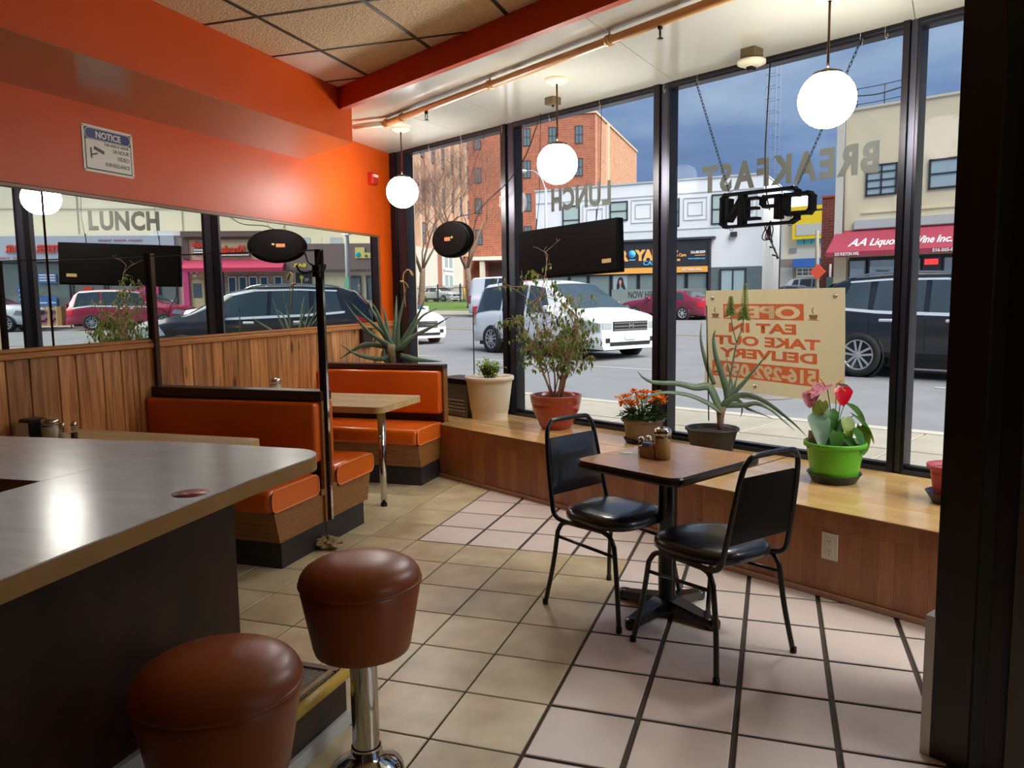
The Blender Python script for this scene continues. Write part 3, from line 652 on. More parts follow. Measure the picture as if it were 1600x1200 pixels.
cm = MB().add([(-.11, -.006, .018), (-.035, -.006, -.004), (-.038, -.006, -.024), (-.115, -.006, -.002)], [(0, 1, 2, 3)]).add([(-.14, -.006, .005), (-.128, -.006, .005), (-.128, -.006, -.06), (-.14, -.006, -.05)], [(0, 1, 2, 3)]).add([(-.128, -.006, -.03), (-.085, -.006, -.018), (-.085, -.006, -.026), (-.128, -.006, -.04)], [(0, 1, 2, 3)])
obj('camera_pictogram', cm, m_ink, sn)
for x_ in (-.18, .18):
    for z in (-.124, .124): obj('screw', MB().lathe([(.004, 0), (.003, .003)], 8, F_(x_, z, -.004)), m_ink, sn)
al = thing('fire_alarm', 'small red fire alarm box high on the orange wall by the window', 'alarm', (WL, 7.14, 2.665), R(90))
m_red = mat('alarm red', '#a81f12', .35); obj('housing', MB().box(-.06, .06, -.05, 0, -.055, .05, b=.006), m_red, al); obj('strobe', MB().box(-.045, .045, -.058, -.05, .015, .04), mat('frosted strobe', '#d9b9b0', .3), al); bx('back_box', (-.07, .07, -.02, 0, -.06, .055), m_red, al)
hd = thing('wall_dispenser', 'dark brown box with a curved handle on the pine wainscot', 'dispenser', (WL + .016, 6.86, 1.02), R(90))
obj('box', MB().box(-.095, .095, -.05, 0, 0, .18, b=.006), mat('brown box', '#2a120e', .4), hd); obj('handle', MB().tube(bez([(.09, -.03, .14), (.14, -.035, .13), (.155, -.04, .08), (.13, -.035, .03), (.09, -.03, .03)], 5), .009, 8), m_blk, hd)

# ------------------------------------------------------------------ lamps and ceiling fittings
m_globe = mat('opal globe', '#f4f1e2', .3, emit='#fffaf4', est=GLOBE); m_brass = mat('bronze fitting', '#4a3524', .35, metal=.8); m_can = mat('cream canopy', '#d9d2b8', .4)
for k, (x, y, z, lb) in enumerate(((-1.458, 5.436, 2.407, 'middle glowing globe lamp, over the red pot of the weeping fig'), (-3.155, 6.469, 2.426, 'glowing globe lamp furthest away, beside the orange wall corner'), (.225, 4.42, 2.463, 'glowing globe lamp nearest the camera, above the OPEN sign'), (1.91, 3.40, 2.463, 'added unseen globe lamp behind the right wall end, lighting the floor'))):  # last globe is unseen, added to brighten the floor at the right
    t = thing('globe_lamp', lb, 'pendant lamp', (x, y, 2.975), 0, 'globe lamps along the windows')
    r = .14; dz = z - 2.975
    obj('canopy', MB().lathe([(.085, 0), (.08, -.02), (.05, -.032), (.012, -.036)], 28, caps=False), m_can, t)
    obj('stem', MB().tube([(0, 0, -.03), (0, 0, dz + r)], .0065, 10), m_brass, t)
    obj('cap', MB().lathe([(.075, dz + r * .86), (.07, dz + r * .95), (.03, dz + r * 1.04), (.012, dz + r * 1.1)], 28, caps=False), m_brass, t)
    obj('globe', MB().ball((0, 0, dz), r, 40, 24), m_globe, t)
pp = thing('sprinkler_pipe', 'tan painted sprinkler pipe running under the glossy bay ceiling', 'pipe', (0, 0, 0))
m_pp = mat('tan pipe paint', '#c59a63', .35, var=.06, vs=5)
zp = 2.93; A_ = Vector((-3.08, 6.06, zp)); D_ = Vector((2.93, -1.98, 0)).normalized()
obj('pipe_run', MB().tube([A_, A_ + D_ * 5.6], .026, 14), m_pp, pp); obj('pipe_run', MB().tube([A_ + Vector((-.32, .02, .0)), A_], .024, 12), m_can, pp)
obj('elbow', MB().ball(A_, .038, 16, 10), m_pp, pp)
for d in (.25, 1.45, 2.6, 3.6, 4.6):
    p = A_ + D_ * d; obj('hanger', MB().tube([p - D_ * .015, p + D_ * .015], .033, 14), m_pp, pp); obj('hanger_rod', MB().tube([p, p + Vector((0, 0, .045))], .005, 6), m_pp, pp)
for d, lb in ((.62, 'black sprinkler head under the pipe, near the far corner'), (2.98, 'black sprinkler head under the pipe at the top of the picture')):
    p = A_ + D_ * d - Vector((0, 0, .026)); t = thing('ceiling_sprinkler', lb, 'sprinkler', tuple(p))
    obj('body', MB().lathe([(.014, .006), (.014, -.012), (.006, -.016)], 12), m_blk, t)
    for s in (-1, 1): obj('yoke_arm', MB().tube(bez([(0, .01 * s, -.012), (0, .02 * s, -.03), (0, .018 * s, -.046), (0, .003 * s, -.056)], 4), .0035, 6), m_blk, t)
    obj('deflector', MB().lathe([(.018, -.058), (.018, -.061)], 14), m_blk, t)
sd = thing('ceiling_sensor', 'cream smoke sensor with a brown collar at the window head', 'sensor', (-.17, 5.21, 2.975), EA)
obj('collar', MB().box(-.05, .05, -.05, .05, -.06, 0, b=.004), mat('brown collar', '#5a4a30', .4), sd); obj('body', MB().lathe([(.05, -.06), (.085, -.07), (.085, -.09), (.05, -.105), (.02, -.11)], 24), m_can, sd); obj('lens', MB().box(-.02, .02, -.03, .02, -.13, -.105, b=.004), m_blk, sd)
cb_ = thing('junction_box', 'small brown junction box on the bay ceiling near middle lamp', 'junction box', (-1.62, 5.92, 2.975), EA); obj('box', MB().box(-.045, .045, -.045, .045, -.055, 0, b=.004), MATS['brown collar'], cb_); obj('cable_exit', MB().lathe([(.01, -.055), (.008, -.07)], 10), m_blk, cb_)
ORD = ('first', 'second', 'third', 'fourth', 'fifth', 'sixth', 'seventh', 'eighth', 'ninth')
for k, s in enumerate((.55, 1.05, 1.62, 2.2, 2.75, 3.35, 3.63, 4.74, 4.88)):
    t = thing('wire_hook', ORD[k] + ' thin wire hook on the window head, counted from the orange wall', 'hook', ST(s, -.02, 2.975), EA, 'wire hooks along the window head')
    obj('wire', MB().tube(bez([(0, 0, 0), (0, 0, -.05), (.008, -.004, -.075), (.018, -.006, -.06), (.016, -.006, -.045)], 4), .0018, 5), m_chrome, t)

# ------------------------------------------------------------------ signs hung in the windows
m_sb = mat('matt black sign case', '#040303', .6, spec=.08); m_lab = mat('paper label', '#a58a5c', .6)
tv = thing('light_box', 'black rectangular light box sign hung in the window above the weeping fig', 'sign', ST(2.487, -.12, 1.847), EA)
Ms = Matrix.Rotation(R(-1.9), 4, 'Y')
obj('case', MB().box(-.548, .548, -.015, .055, -.2, .2, b=.006, M=Ms), m_sb, tv); obj('back_rim', MB().box(-.535, .535, -.02, -.014, -.185, .185, M=Ms), mat('dark brown case back', '#070404', .7, spec=.08), tv)
obj('label', MB().box(.39, .48, -.022, -.019, -.125, -.095, M=Ms), m_lab, tv)
for x_, z0 in ((-.36, .19), (.30, .21)):
    obj('hanging_wire', MB().tube([(x_, .02, z0), (x_ + .03, .03, .45), (x_ + .02, .06, 1.10)], .0022, 5), m_blk, tv); obj('turnbuckle', MB().tube([(x_, .02, z0), (x_ + .003, .02, z0 + .09)], [.004, .010, ][0], 6), m_blk, tv)
obj('power_cord', MB().tube(bez([(-.5, -.02, -.19), (-.49, -.03, -.32), (-.44, -.03, -.40), (-.40, -.04, -.50), (-.33, -.04, -.53), (-.28, -.03, -.47), (-.33, -.03, -.42), (-.40, -.03, -.47)], 6), .004, 6), m_blk, tv)
ov = thing('oval_sign', 'black oval sign seen from behind, hung by the far window', 'sign', ST(1.02, -.12, 2.025), EA)
Mo = Matrix.Rotation(PI / 2, 4, 'X') @ Matrix.Diagonal((.29, .168, 1, 1))
obj('case', MB().lathe([(.97, -.02), (1.0, -.012), (1.0, .03), (.96, .04)], 48, Mo @ Matrix.Translation((0, 0, -.015))), m_sb, ov)
obj('back_plate', MB().lathe([(.90, .024), (.90, .029), (.82, .031)], 48, Mo), MATS['dark brown case back'], ov)
obj('label', MB().box(-.075, .01, -.034, -.031, -.012, .022), mat('orange label', '#a5663c', .6), ov); obj('label', MB().box(.025, .05, -.034, -.031, .008, .026), m_lab, ov)
for x_, X in ((-.05, -.62), (.06, .42)): obj('hanging_wire', MB().tube([(x_, .0, .165), (X, .08, .93)], .0018, 5), m_blk, ov)
obj('power_cord', MB().tube(bez([(.02, 0, .165), (.12, .0, .2), (.33, .02, .22), (.48, .03, .31), (.72, .05, .44), (.92, .07, .62), (1.05, .08, .84), (1.10, .09, .95)], 8), .0045, 6), m_blk, ov)

on = thing('neon_open_sign', 'black cased OPEN light sign seen from behind, on two chains', 'neon sign', ST(4.22, -.12, 2.03), EA)
Mn = Matrix.Rotation(R(.4), 4, 'Y')
def strip(name, P, w=.017, d=.03):       # letter housing: bars between points, seen from behind
    g = MB()
    for (x0, z0), (x1, z1) in zip(P[:-1], P[1:]):
        dx, dz = x1 - x0, z1 - z0; l = math.hypot(dx, dz); a = math.atan2(dz, dx)
        g.box(-w / 2, l + w / 2, -d, d, -w / 2, w / 2, M=Mn @ Matrix.Translation((x0, 0, z0)) @ Matrix.Rotation(-a, 4, 'Y'))
    return obj(name, g, m_sb, on)
strip('outer_frame', [(.19, .10), (-.28, .10), (-.305, .075), (-.305, -.085), (-.28, -.105), (.18, -.105), (.215, -.085), (.215, -.06)]); strip('outer_frame', [(.19, .10), (.215, .08), (.215, .055)])
strip('letter_o', [(.15, .06), (.29, .06), (.31, .04), (.31, -.035), (.29, -.055), (.16, -.055), (.145, -.04), (.145, .045), (.15, .06)], .02, .035)
strip('letter_p', [(.105, -.07), (.105, .062), (.0, .062), (-.018, .045), (-.018, .02), (0, .003), (.095, .003)])
strip('letter_p', [(.09, .055), (.09, -.065)], .03)
strip('letter_e', [(-.055, .062), (-.13, .062), (-.13, -.065), (-.05, -.065)]); strip('letter_e', [(-.06, 0), (-.13, 0)])
strip('letter_n', [(-.165, -.085), (-.165, .085)], .03); strip('letter_n', [(-.17, .06), (-.25, -.06)], .026); strip('letter_n', [(-.258, .06), (-.258, -.06)], .03); strip('letter_n', [(-.15, .085), (-.15, -.085)], .016)
def chain(p, q, name='chain'):
    p, q = Vector(p), Vector(q); n = int((q - p).length / .026); g = MB(); d = (q - p) / n
    for i in range(n):
        c = p + d * (i + .5); ax_ = d.normalized(); sd_ = ax_.cross(Vector((0, 1, 0)) if i % 2 else Vector((.3, 1, .2)).normalized()).normalized(); sd_ = sd_ if i % 2 else ax_.cross(sd_).normalized()
        P = [c + ax_ * (.017 * math.cos(2 * PI * k / 8)) + sd_ * (.0065 * math.sin(2 * PI * k / 8)) for k in range(9)]; g.tube(P, .0022, 4, caps=False)
    return obj(name, g, m_blk, on)
chain((-.258, 0, .11), (-.60, .1, .90)); chain((.208, 0, .105), (.54, .1, .93))
obj('power_cord', MB().tube(bez([(.03, .0, -.02), (.01, -.01, .1), (-.02, .02, .35), (-.035, .08, .9)], 6), .004, 6), m_blk, on)
for k in range(4): obj('cord_bundle', MB().tube(bez([(.05, -.02, -.09), (.02 + .018 * k, -.03, -.14), (.0 + .022 * k, -.03, -.19), (.03 + .012 * k, -.03, -.20), (.045, -.02, -.10)], 5), .0038, 5), m_blk, on)
for x_, z in ((-.24, .112), (.2, .113), (-.24, -.118), (.17, -.118)): obj('eyelet', MB().tube([(x_ + .011 * math.cos(a * PI / 6), 0, z + .011 * math.sin(a * PI / 6)) for a in range(13)], .0025, 5), m_chrome, on)

m_let = mat('grey window lettering', '#5d605b', .7)
def window_word(word, x_left_seen, x_right_seen, z0, z1, label):
    t = thing('window_lettering', label, 'lettering', ST(x_right_seen, .053, z0), EA)
    lets = []; x = 0.
    for ch in word:
        o = txt('letter', ch, (z1 - z0) * 1.38, m_let, t, face_out(0, 0, 0, True), .0006, .011)
        xs = [v.co.x for v in o.data.vertices]; w = max(xs) - min(xs); lets.append((o, -max(xs), w)); x += w + .018
    k = (x_right_seen - x_left_seen) / (x - .018); pos = 0.
    for o, dx, w in lets:
        o.data.transform(Matrix.Translation((dx, 0, 0))); o.data.transform(Matrix.Diagonal((k, 1, 1, 1))); o.location = (-pos * k, 0, 0); pos += w + .018
window_word('LUNCH', 2.15, 2.80, 2.20, 2.375, 'LUNCH in grey letters on the window, reading backwards from inside')
window_word('BREAKFAST', 3.63, 4.84, 2.195, 2.365, 'BREAKFAST in grey letters on the window, reading backwards from inside')

# printed banner outside the glass
bn = thing('banner', 'tan vinyl banner with orange print hung outside the window, seen from behind', 'banner', ST(4.13, .13, 1.17), EA)
cloth_trans('tan banner vinyl', '#d6c49b', .6); cloth_trans('orange banner print', '#f08a63', .7); cloth_trans('cream banner print', '#f2e2bd', .12)
m_bn, m_bo, m_bc = MATS['tan banner vinyl'], MATS['orange banner print'], MATS['cream banner print']
C4 = {(0, 0): (-.512, -.335), (1, 0): (.52, -.372), (1, 1): (.503, .353), (0, 1): (-.512, .348)}
def bmap(u, v):
    f = lambda k: (C4[(0, 0)][k] * (1 - u) + C4[(1, 0)][k] * u) * (1 - v) + (C4[(0, 1)][k] * (1 - u) + C4[(1, 1)][k] * u) * v
    return f(0), f(1), .012 * math.sin(u * 5.2 + v) + .008 * math.sin(v * 4)
g = MB()
g.grid(lambda u, v: (bmap(u, v)[0], bmap(u, v)[2], bmap(u, v)[1]), 28, 20)
obj('sheet', g, m_bn, bn)
def bflat(me):       # lay flat print (u along the sheet as read from outside, v up) on both faces of the wavy sheet
    for v in me.vertices:
        u, w = 1 - v.co.x, v.co.y; x, z, y = bmap(u, w); v.co = (x, y - v.co.z, z)
def btxt(s, u, v, h, sx, m_):
    o = txt('lettering', s, h * 1.38, m_, bn, Matrix.Translation((0, 0, .0016 if m_ is m_bc else .0008)), 0, h * .06, sx); xs = [q.co.x for q in o.data.vertices]
    o.data.transform(Matrix.Translation((-min(xs) * 1., 0, 0))); k = u[1] - u[0]; w = max(xs) - min(xs); o.data.transform(Matrix.Diagonal((k / w, 1, 1, 1))); o.data.transform(Matrix.Translation((u[0], v, 0))); bflat(o.data)
def brect(name, u0, u1, v0, v1, th=.0022):
    g = MB(); n = 12
    g.grid(lambda a, b: (u0 + (u1 - u0) * a, v0 + (v1 - v0) * b, .0008), n, 2)
    o = obj(name, g, m_bo, bn); bflat(o.data)
brect('print_block', .262, .862, .712, .862); btxt('OPEN', (.285, .845), .73, .112, 1, m_bc)
btxt('EAT IN', (.315, .82), .585, .09, 1, m_bo); btxt('TAKE OUT', (.155, .93), .455, .09, 1, m_bo); btxt('DELIVERY', (.175, .895), .33, .09, 1, m_bo)
brect('print_block', .16, .945, .125, .285); btxt('516-292-0504', (.175, .93), .148, .118, 1, m_bc)
for uc in (.20, .925):
    cup = MB().add([(uc - .03, .765, .0008), (uc + .03, .765, .0008), (uc + .022, .725, .0008), (uc - .022, .725, .0008)], [(0, 1, 2, 3)]).add([(uc - .036, .716, .0008), (uc + .036, .716, .0008), (uc + .036, .722, .0008), (uc - .036, .722, .0008)], [(0, 1, 2, 3)])
    cup.add([(uc - .004, .775, .0008), (uc + .004, .775, .0008), (uc + .012, .80, .0008), (uc + .004, .80, .0008)], [(0, 1, 2, 3)]).add([(uc + .004, .80, .0008), (uc + .012, .80, .0008), (uc + .002, .83, .0008), (uc - .004, .83, .0008)], [(0, 1, 2, 3)])
    o = obj('cup_print', cup, mat('brown print', '#8f6b48', .8), bn); bflat(o.data)
for u, v in ((.06, .93), (.945, .92), (.61, .06)):
    x_, z_, y_ = bmap(1 - u, v); obj('grommet', MB().lathe([(.008, -.004), (.013, -.003), (.013, .005), (.008, .006)], 16, Matrix.Translation((x_, y_, z_)) @ Mx, caps=False), m_chrome, bn)

cp = thing('crumpled_paper', 'crumpled tan paper on the floor against the booth plinth', 'paper', (-2.53, 4.03, 0)); rn_ = random.Random(5); g = MB()
def cr(u, v): a = 2 * PI * u; b = PI * v; k = .05 * (1 + .35 * math.sin(5 * a + 3 * b) * math.sin(2 * b + a)); return (k * 1.5 * math.sin(b) * math.cos(a), k * 1.1 * math.sin(b) * math.sin(a), .035 - k * .75 * math.cos(b))
g.grid(cr, 16, 10, False); obj('paper', g, mat('tan paper', '#a08a68', .8), cp); obj('torn_flap', MB().add([(.05, .0, .03), (.09, .02, .05), (.08, .05, .02), (.04, .04, .025)], [(0, 1, 2, 3)]), MATS['tan paper'], cp)
rd = thing('garden_stake', 'thin black stake standing between the heater and the cream pot', 'stake', ST(1.405, -.2, .445), EA); obj('rod', MB().tube([(0, 0, 0), (0, 0, .95)], .0055, 6), m_blk, rd); obj('tip', MB().tube([(0, 0, .95), (0, 0, .975)], [.0055, .001], 6), m_blk, rd)
ALOE2 = {'A':[[0.046,0.049,0.284],[-0.012,0.044,0.409],[-0.044,0.037,0.438],[-0.122,0.011,0.434],[-0.232,-0.023,0.46],[-0.378,-0.071,0.471],[-0.448,-0.09,0.501],[-0.492,-0.099,0.547]],'B':[[0.046,0.047,0.269],[-0.028,0.029,0.323],[-0.139,-0.002,0.377],[-0.249,-0.036,0.403],[-0.368,-0.075,0.404],[-0.449,-0.107,0.358],[-0.502,-0.133,0.291]],'C':[[0.081,0.066,0.331],[0.153,0.096,0.378],[0.226,0.12,0.377],[0.319,0.145,0.332],[0.412,0.168,0.259],[0.486,0.185,0.192],[0.552,0.198,0.119]],'D':[[0.081,0.066,0.331],[0.163,0.094,0.339],[0.229,0.109,0.281],[0.321,0.135,0.242],[0.413,0.161,0.2]],'E':[[0.091,0.066,0.307],[0.21,0.106,0.305],[0.283,0.131,0.314],[0.375,0.157,0.274],[0.459,0.177,0.201],[0.543,0.195,0.124]],'F':[[0.09,0.072,0.36],[0.05,0.076,0.504],[0.001,0.076,0.638],[-0.02,0.082,0.753],[-0.014,0.092,0.815]],'G':[[0.006,0.055,0.447],[-0.033,0.054,0.553],[-0.063,0.057,0.658],[-0.079,0.064,0.764],[-0.072,0.078,0.869]],'H':[[0.108,0.079,0.369],[0.188,0.117,0.463],[0.25,0.148,0.549],[0.33,0.187,0.653]],'I':[[0.117,0.083,0.378],[0.124,0.096,0.464],[0.099,0.101,0.579],[0.092,0.109,0.661]],'J':[[0.126,0.088,0.388],[0.151,0.106,0.473],[0.181,0.128,0.573]],'K':[[0.187,0.097,0.296],[0.184,0.091,0.253],[0.173,0.084,0.225]],'stem':[[0.048,0.036,0.169],[0.046,0.049,0.284]],'stalk':[[0.102,0.086,0.445],[0.121,0.111,0.598],[0.141,0.132,0.722]],'st1':[[0.141,0.132,0.722],[0.116,0.135,0.818],[0.1,0.141,0.914],[0.098,0.154,1.029]],'st2':[[0.141,0.132,0.722],[0.171,0.153,0.817],[0.186,0.172,0.932],[0.187,0.194,1.114]],'rod':[[-0.024,0.017,0.208],[-0.039,0.058,0.6],[-0.055,0.096,0.973]]}
ALOE1 = {'a':[[-0.383,-0.095,0.274],[-0.533,-0.133,0.382],[-0.656,-0.156,0.529],[-0.761,-0.172,0.694]],'b':[[-0.374,-0.091,0.284],[-0.459,-0.106,0.4],[-0.61,-0.14,0.538],[-0.732,-0.166,0.665]],'c':[[-0.383,-0.094,0.284],[-0.48,-0.102,0.488],[-0.547,-0.112,0.595],[-0.581,-0.112,0.691]],'d':[[-0.365,-0.087,0.293],[-0.433,-0.09,0.458],[-0.491,-0.094,0.594],[-0.53,-0.099,0.662]],'e':[[-0.337,-0.079,0.283],[-0.332,-0.058,0.447],[-0.331,-0.038,0.611],[-0.333,-0.027,0.717]],'f':[[-0.3,-0.068,0.273],[-0.295,-0.045,0.456],[-0.262,-0.014,0.619],[-0.229,0.017,0.793]],'g':[[-0.374,-0.089,0.303],[-0.426,-0.079,0.535],[-0.455,-0.077,0.632]],'h':[[-0.273,-0.058,0.282],[-0.193,-0.015,0.416],[-0.122,0.024,0.55],[-0.061,0.063,0.703]],'i':[[-0.263,-0.056,0.272],[-0.183,-0.013,0.406],[-0.094,0.031,0.53],[0.052,0.089,0.605]],'j':[[-0.272,-0.062,0.244],[-0.191,-0.025,0.329],[-0.054,0.03,0.404],[0.055,0.073,0.461],[0.155,0.113,0.522]],'k':[[-0.401,-0.104,0.255],[-0.576,-0.159,0.277],[-0.695,-0.206,0.221],[-0.804,-0.251,0.145]],'l':[[-0.417,-0.121,0.149],[-0.583,-0.174,0.171],[-0.676,-0.201,0.211],[-0.788,-0.229,0.289]],'m':[[-0.279,-0.072,0.176],[-0.159,-0.037,0.136],[-0.048,-0.002,0.12],[0.081,0.04,0.109]],'n':[[-0.379,-0.113,0.11],[-0.418,-0.118,0.178],[-0.401,-0.105,0.245],[-0.327,-0.079,0.254]],'o_':[[-0.243,-0.009,0.61],[-0.256,0.004,0.754],[-0.268,0.017,0.899],[-0.223,0.037,0.947],[-0.185,0.043,0.888]],'p':[[-0.219,0.019,0.783],[-0.248,0.015,0.831],[-0.294,0.001,0.842]]}
# ================================================================== potted plants
m_soil = mat('potting soil', '#2e2118', .95, bump=1., bs=60)
m_aloe = mat('aloe leaf', '#566b54', .42, var=.22, vs=9, orand=.12); m_aloe2 = mat('dry flower stalk', '#8a6a3c', .7)
m_stem = mat('aloe trunk', '#7d6a52', .8, var=.3, vs=25)
rnd = random.Random(11)
def pot(t, prof, m_, soil_z, soil_r, n=40, rim=None):
    o = obj('pot', MB().lathe(prof, n, caps=False), m_, t)
    bmx = MB().lathe([(prof[0][0], prof[0][1] + .0005), (.001, prof[0][1] + .001)], n, caps=False); obj('pot_base', bmx, m_, t)
    obj('soil', MB().lathe([(soil_r, soil_z), (soil_r * .6, soil_z + .006), (.002, soil_z + .01)], n, caps=False), m_soil, t)
    return o
def leaf_ribbon(P, w0, th=.35, n=6, tip=.08, belly=.25):
    Q = bez(P, n); k = len(Q); r = []
    for i in range(k):
        u = i / (k - 1); r.append(w0 * (min(1, .75 + u) if u < belly else (1 - (u - belly) / (1 - belly)) ** .8 * (1 - tip) + tip * .5))
    return Q, r
def aloe_leaf(t, P, w0, jit, name='leaf'):
    Q, r = leaf_ribbon([(p[0] + jit[0] * i, p[1] + jit[1] * i, p[2]) for i, p in enumerate(P)], w0)
    d = Vector((CYd[0], CYd[1], 0))
    obj(name, MB().tube(Q, r, 8, flat=.38, up=d), m_aloe, t)
CYd = (-math.sin(CY), math.cos(CY))
# spiky aloe in a black nursery pot on the bench
t = thing('potted_aloe', 'tall aloe with two flower spikes in a black pot on the bench', 'potted plant', ST(3.92, -.215, .445))
pot(t, [(.128, 0), (.134, .02), (.160, .135), (.163, .138), (.164, .15), (.176, .153), (.178, .165), (.172, .168), (.158, .164), (.152, .13)], mat('black nursery pot', '#1d1c1e', .45), .14, .155)
z0 = Vector((.046, .049, 0))
obj('trunk', MB().tube([(.048, .036, .14), (.05, .04, .2), (.05, .045, .25), (.055, .05, .30)], [.021, .022, .026, .034], 12), m_stem, t)
for k, P in ALOE2.items():
    if k in ('stem', 'stalk', 'st1', 'st2', 'rod'): continue
    w = {'A': .032, 'B': .024, 'C': .022, 'D': .017, 'E': .02, 'F': .026, 'G': .017, 'H': .02, 'I': .011, 'J': .012, 'K': .006}[k]
    if k not in 'KG': P = [[.055, .05, .29]] + P
    s_ = {'C': -1.2, 'D': 1, 'E': .6, 'F': -.9, 'G': .8, 'H': -.7, 'A': -.4, 'B': -1, 'I': 1, 'J': .9}.get(k, 0) * .016
    aloe_leaf(t, P, w, (CYd[0] * s_, CYd[1] * s_))
m_fl = mat('green flower buds', '#6d7a34', .6); m_ok = mat('orange flower tube', '#c08a35', .6)
obj('flower_stalk', MB().tube(bez([ALOE2['I'][0]] + ALOE2['stalk'], 5), .006, 7), m_aloe, t)
for kk, top in (('st1', .045), ('st2', .075)):
    Q = bez(ALOE2[kk], 6); obj('flower_stalk', MB().tube(Q, .0042, 6), m_aloe, t)
    g = MB(); n0 = len(Q) - (7 if kk == 'st1' else 9)
    for i in range(n0, len(Q) - 1):
        for q in range(3):
            p = Q[i].lerp(Q[i + 1], q / 3); fr_ = ((i - n0) * 3 + q) / ((len(Q) - 1 - n0) * 3)
            for j in range(7):
                a = j * 2 * PI / 7 + i + q * .5; L_ = .044 * (1 - .75 * fr_); dz = -.018 + .03 * fr_
                g.tube([p, p + Vector((math.cos(a) * L_, math.sin(a) * L_, dz))], [.0042, .0024], 4)
    o = obj('flower_spike', g, m_fl, t); o['kind'] = 'stuff'
obj('support_rod', MB().tube(ALOE2['rod'], .0045, 6), m_blk, t)
# big aloe behind the far booth seat
t = thing('potted_aloe', 'large spiky aloe standing behind the far orange booth seat', 'potted plant', (-2.95, 6.55, 0))
base = Vector((-.35, -.09, 0))
obj('stand', MB().lathe([(.15, .445), (.15, .52), (.12, .53), (.12, .60), (.15, .62)], 24, Matrix.Translation(base)), m_box, t)
obj('pot', MB().lathe([(.12, .62), (.165, .86), (.172, .86), (.172, .885), (.155, .885)], 32, Matrix.Translation(base), caps=False), mat('brown clay pot', '#5a3a28', .6), t)
obj('soil', MB().lathe([(.155, .875), (.002, .88)], 24, Matrix.Translation(base), caps=False), m_soil, t)
obj('trunk', MB().tube([base + Vector((0, 0, .87)), base + Vector((-.01, 0, 1.0)), base + Vector((0, 0, 1.08))], [.035, .04, .045], 12), m_stem, t)
for i_, (k, P) in enumerate(ALOE1.items()):
    P = [(p[0], p[1], p[2] + .80) for p in P]
    if k in ('o_', 'p'): obj('dry_flower', MB().tube(bez(P, 5), [.006] * (len(bez(P, 5)) - 4) + [.013] * 4, 6), m_aloe2, t); continue
    w = {'k': .03, 'l': .024, 'm': .03, 'n': .034}.get(k, .025)
    if k not in 'mn': P = [(base.x + .01, base.y, 1.03)] + P
    s_ = (-1.3, .5, 1.2, -.6, .9, -1, 1.3, -.8, .6, -1.2, .4, -.9, 1, .2)[i_ % 14] * .022
    aloe_leaf(t, P, w, (CYd[0] * s_, CYd[1] * s_))

def place(loc, rx, rz, s, ry=0): return Matrix.Translation(loc) @ Matrix.Rotation(rz, 4, 'Z') @ Matrix.Rotation(rx, 4, 'X') @ Matrix.Rotation(ry, 4, 'Y') @ Matrix.Scale(s, 4)
def flat_leaf(M, L=1., w=.42, fold=.12, droop=.25, heart=False, n=7):
    v = []; f = []
    for i in range(n + 1):
        u = i / n; wd = w * math.sin(PI * u ** .8) ** .9 if not heart else w * (1.25 * (1 - u) ** .55 * min(1, (u + .08) * 4))
        y = u * L; z = -droop * u * u * L
        v += [(-wd / 2, y - (.10 * L * (1 - u) ** 6 if heart else 0), z + fold * wd), (0, y, z), (wd / 2, y - (.10 * L * (1 - u) ** 6 if heart else 0), z + fold * wd)]
    for i in range(n): a = 3 * i; f += [(a, a + 1, a + 4, a + 3), (a + 1, a + 2, a + 5, a + 4)]
    return [M @ Vector(p) for p in v], f

# small leafy shrub in the big cream pot
m_cpot = mat('cream plastic pot', '#d6cab2', .45, var=.05, vs=6)
t = thing('potted_shrub', 'small yellow green shrub in a big cream pot on the bench', 'potted plant', ST(1.69, -.265, .445))
pot(t, [(.155, 0), (.160, .055), (.162, .06), (.163, .064), (.166, .068), (.196, .30), (.200, .325), (.206, .33), (.214, .335), (.216, .36), (.210, .368), (.196, .366), (.188, .30)], m_cpot, .325, .193)
m_sl = leafmat('yellow green leaf', '#a3b53a', '#55782a', 30); m_tw = mat('brown twig', '#6b5136', .8)
g = MB(); tw = MB()
for k in range(13):
    a = k * 2.4; r_ = .03 + .06 * (k % 4) / 3; p0 = Vector((r_ * .35 * math.cos(a), r_ * .35 * math.sin(a), .325)); p1 = Vector((r_ * 1.25 * math.cos(a), r_ * 1.25 * math.sin(a), .43 + .05 * rnd.random())); tw.tube([p0, (p0 + p1) / 2 + Vector((.006, .004, 0)), p1], [.005, .004, .0025], 5)
    for j in range(34):
        u = .3 + .65 * rnd.random(); p = p0.lerp(p1, u) + Vector((rnd.gauss(0, .02), rnd.gauss(0, .02), rnd.gauss(.012, .018)))
        v, f = flat_leaf(place(p, R(rnd.uniform(-10, 60)), rnd.uniform(0, 6.3), rnd.uniform(.032, .05))); g.add(v, f, True)
obj('twigs', tw, m_tw, t); o = obj('foliage', g, m_sl, t); o['kind'] = 'stuff'

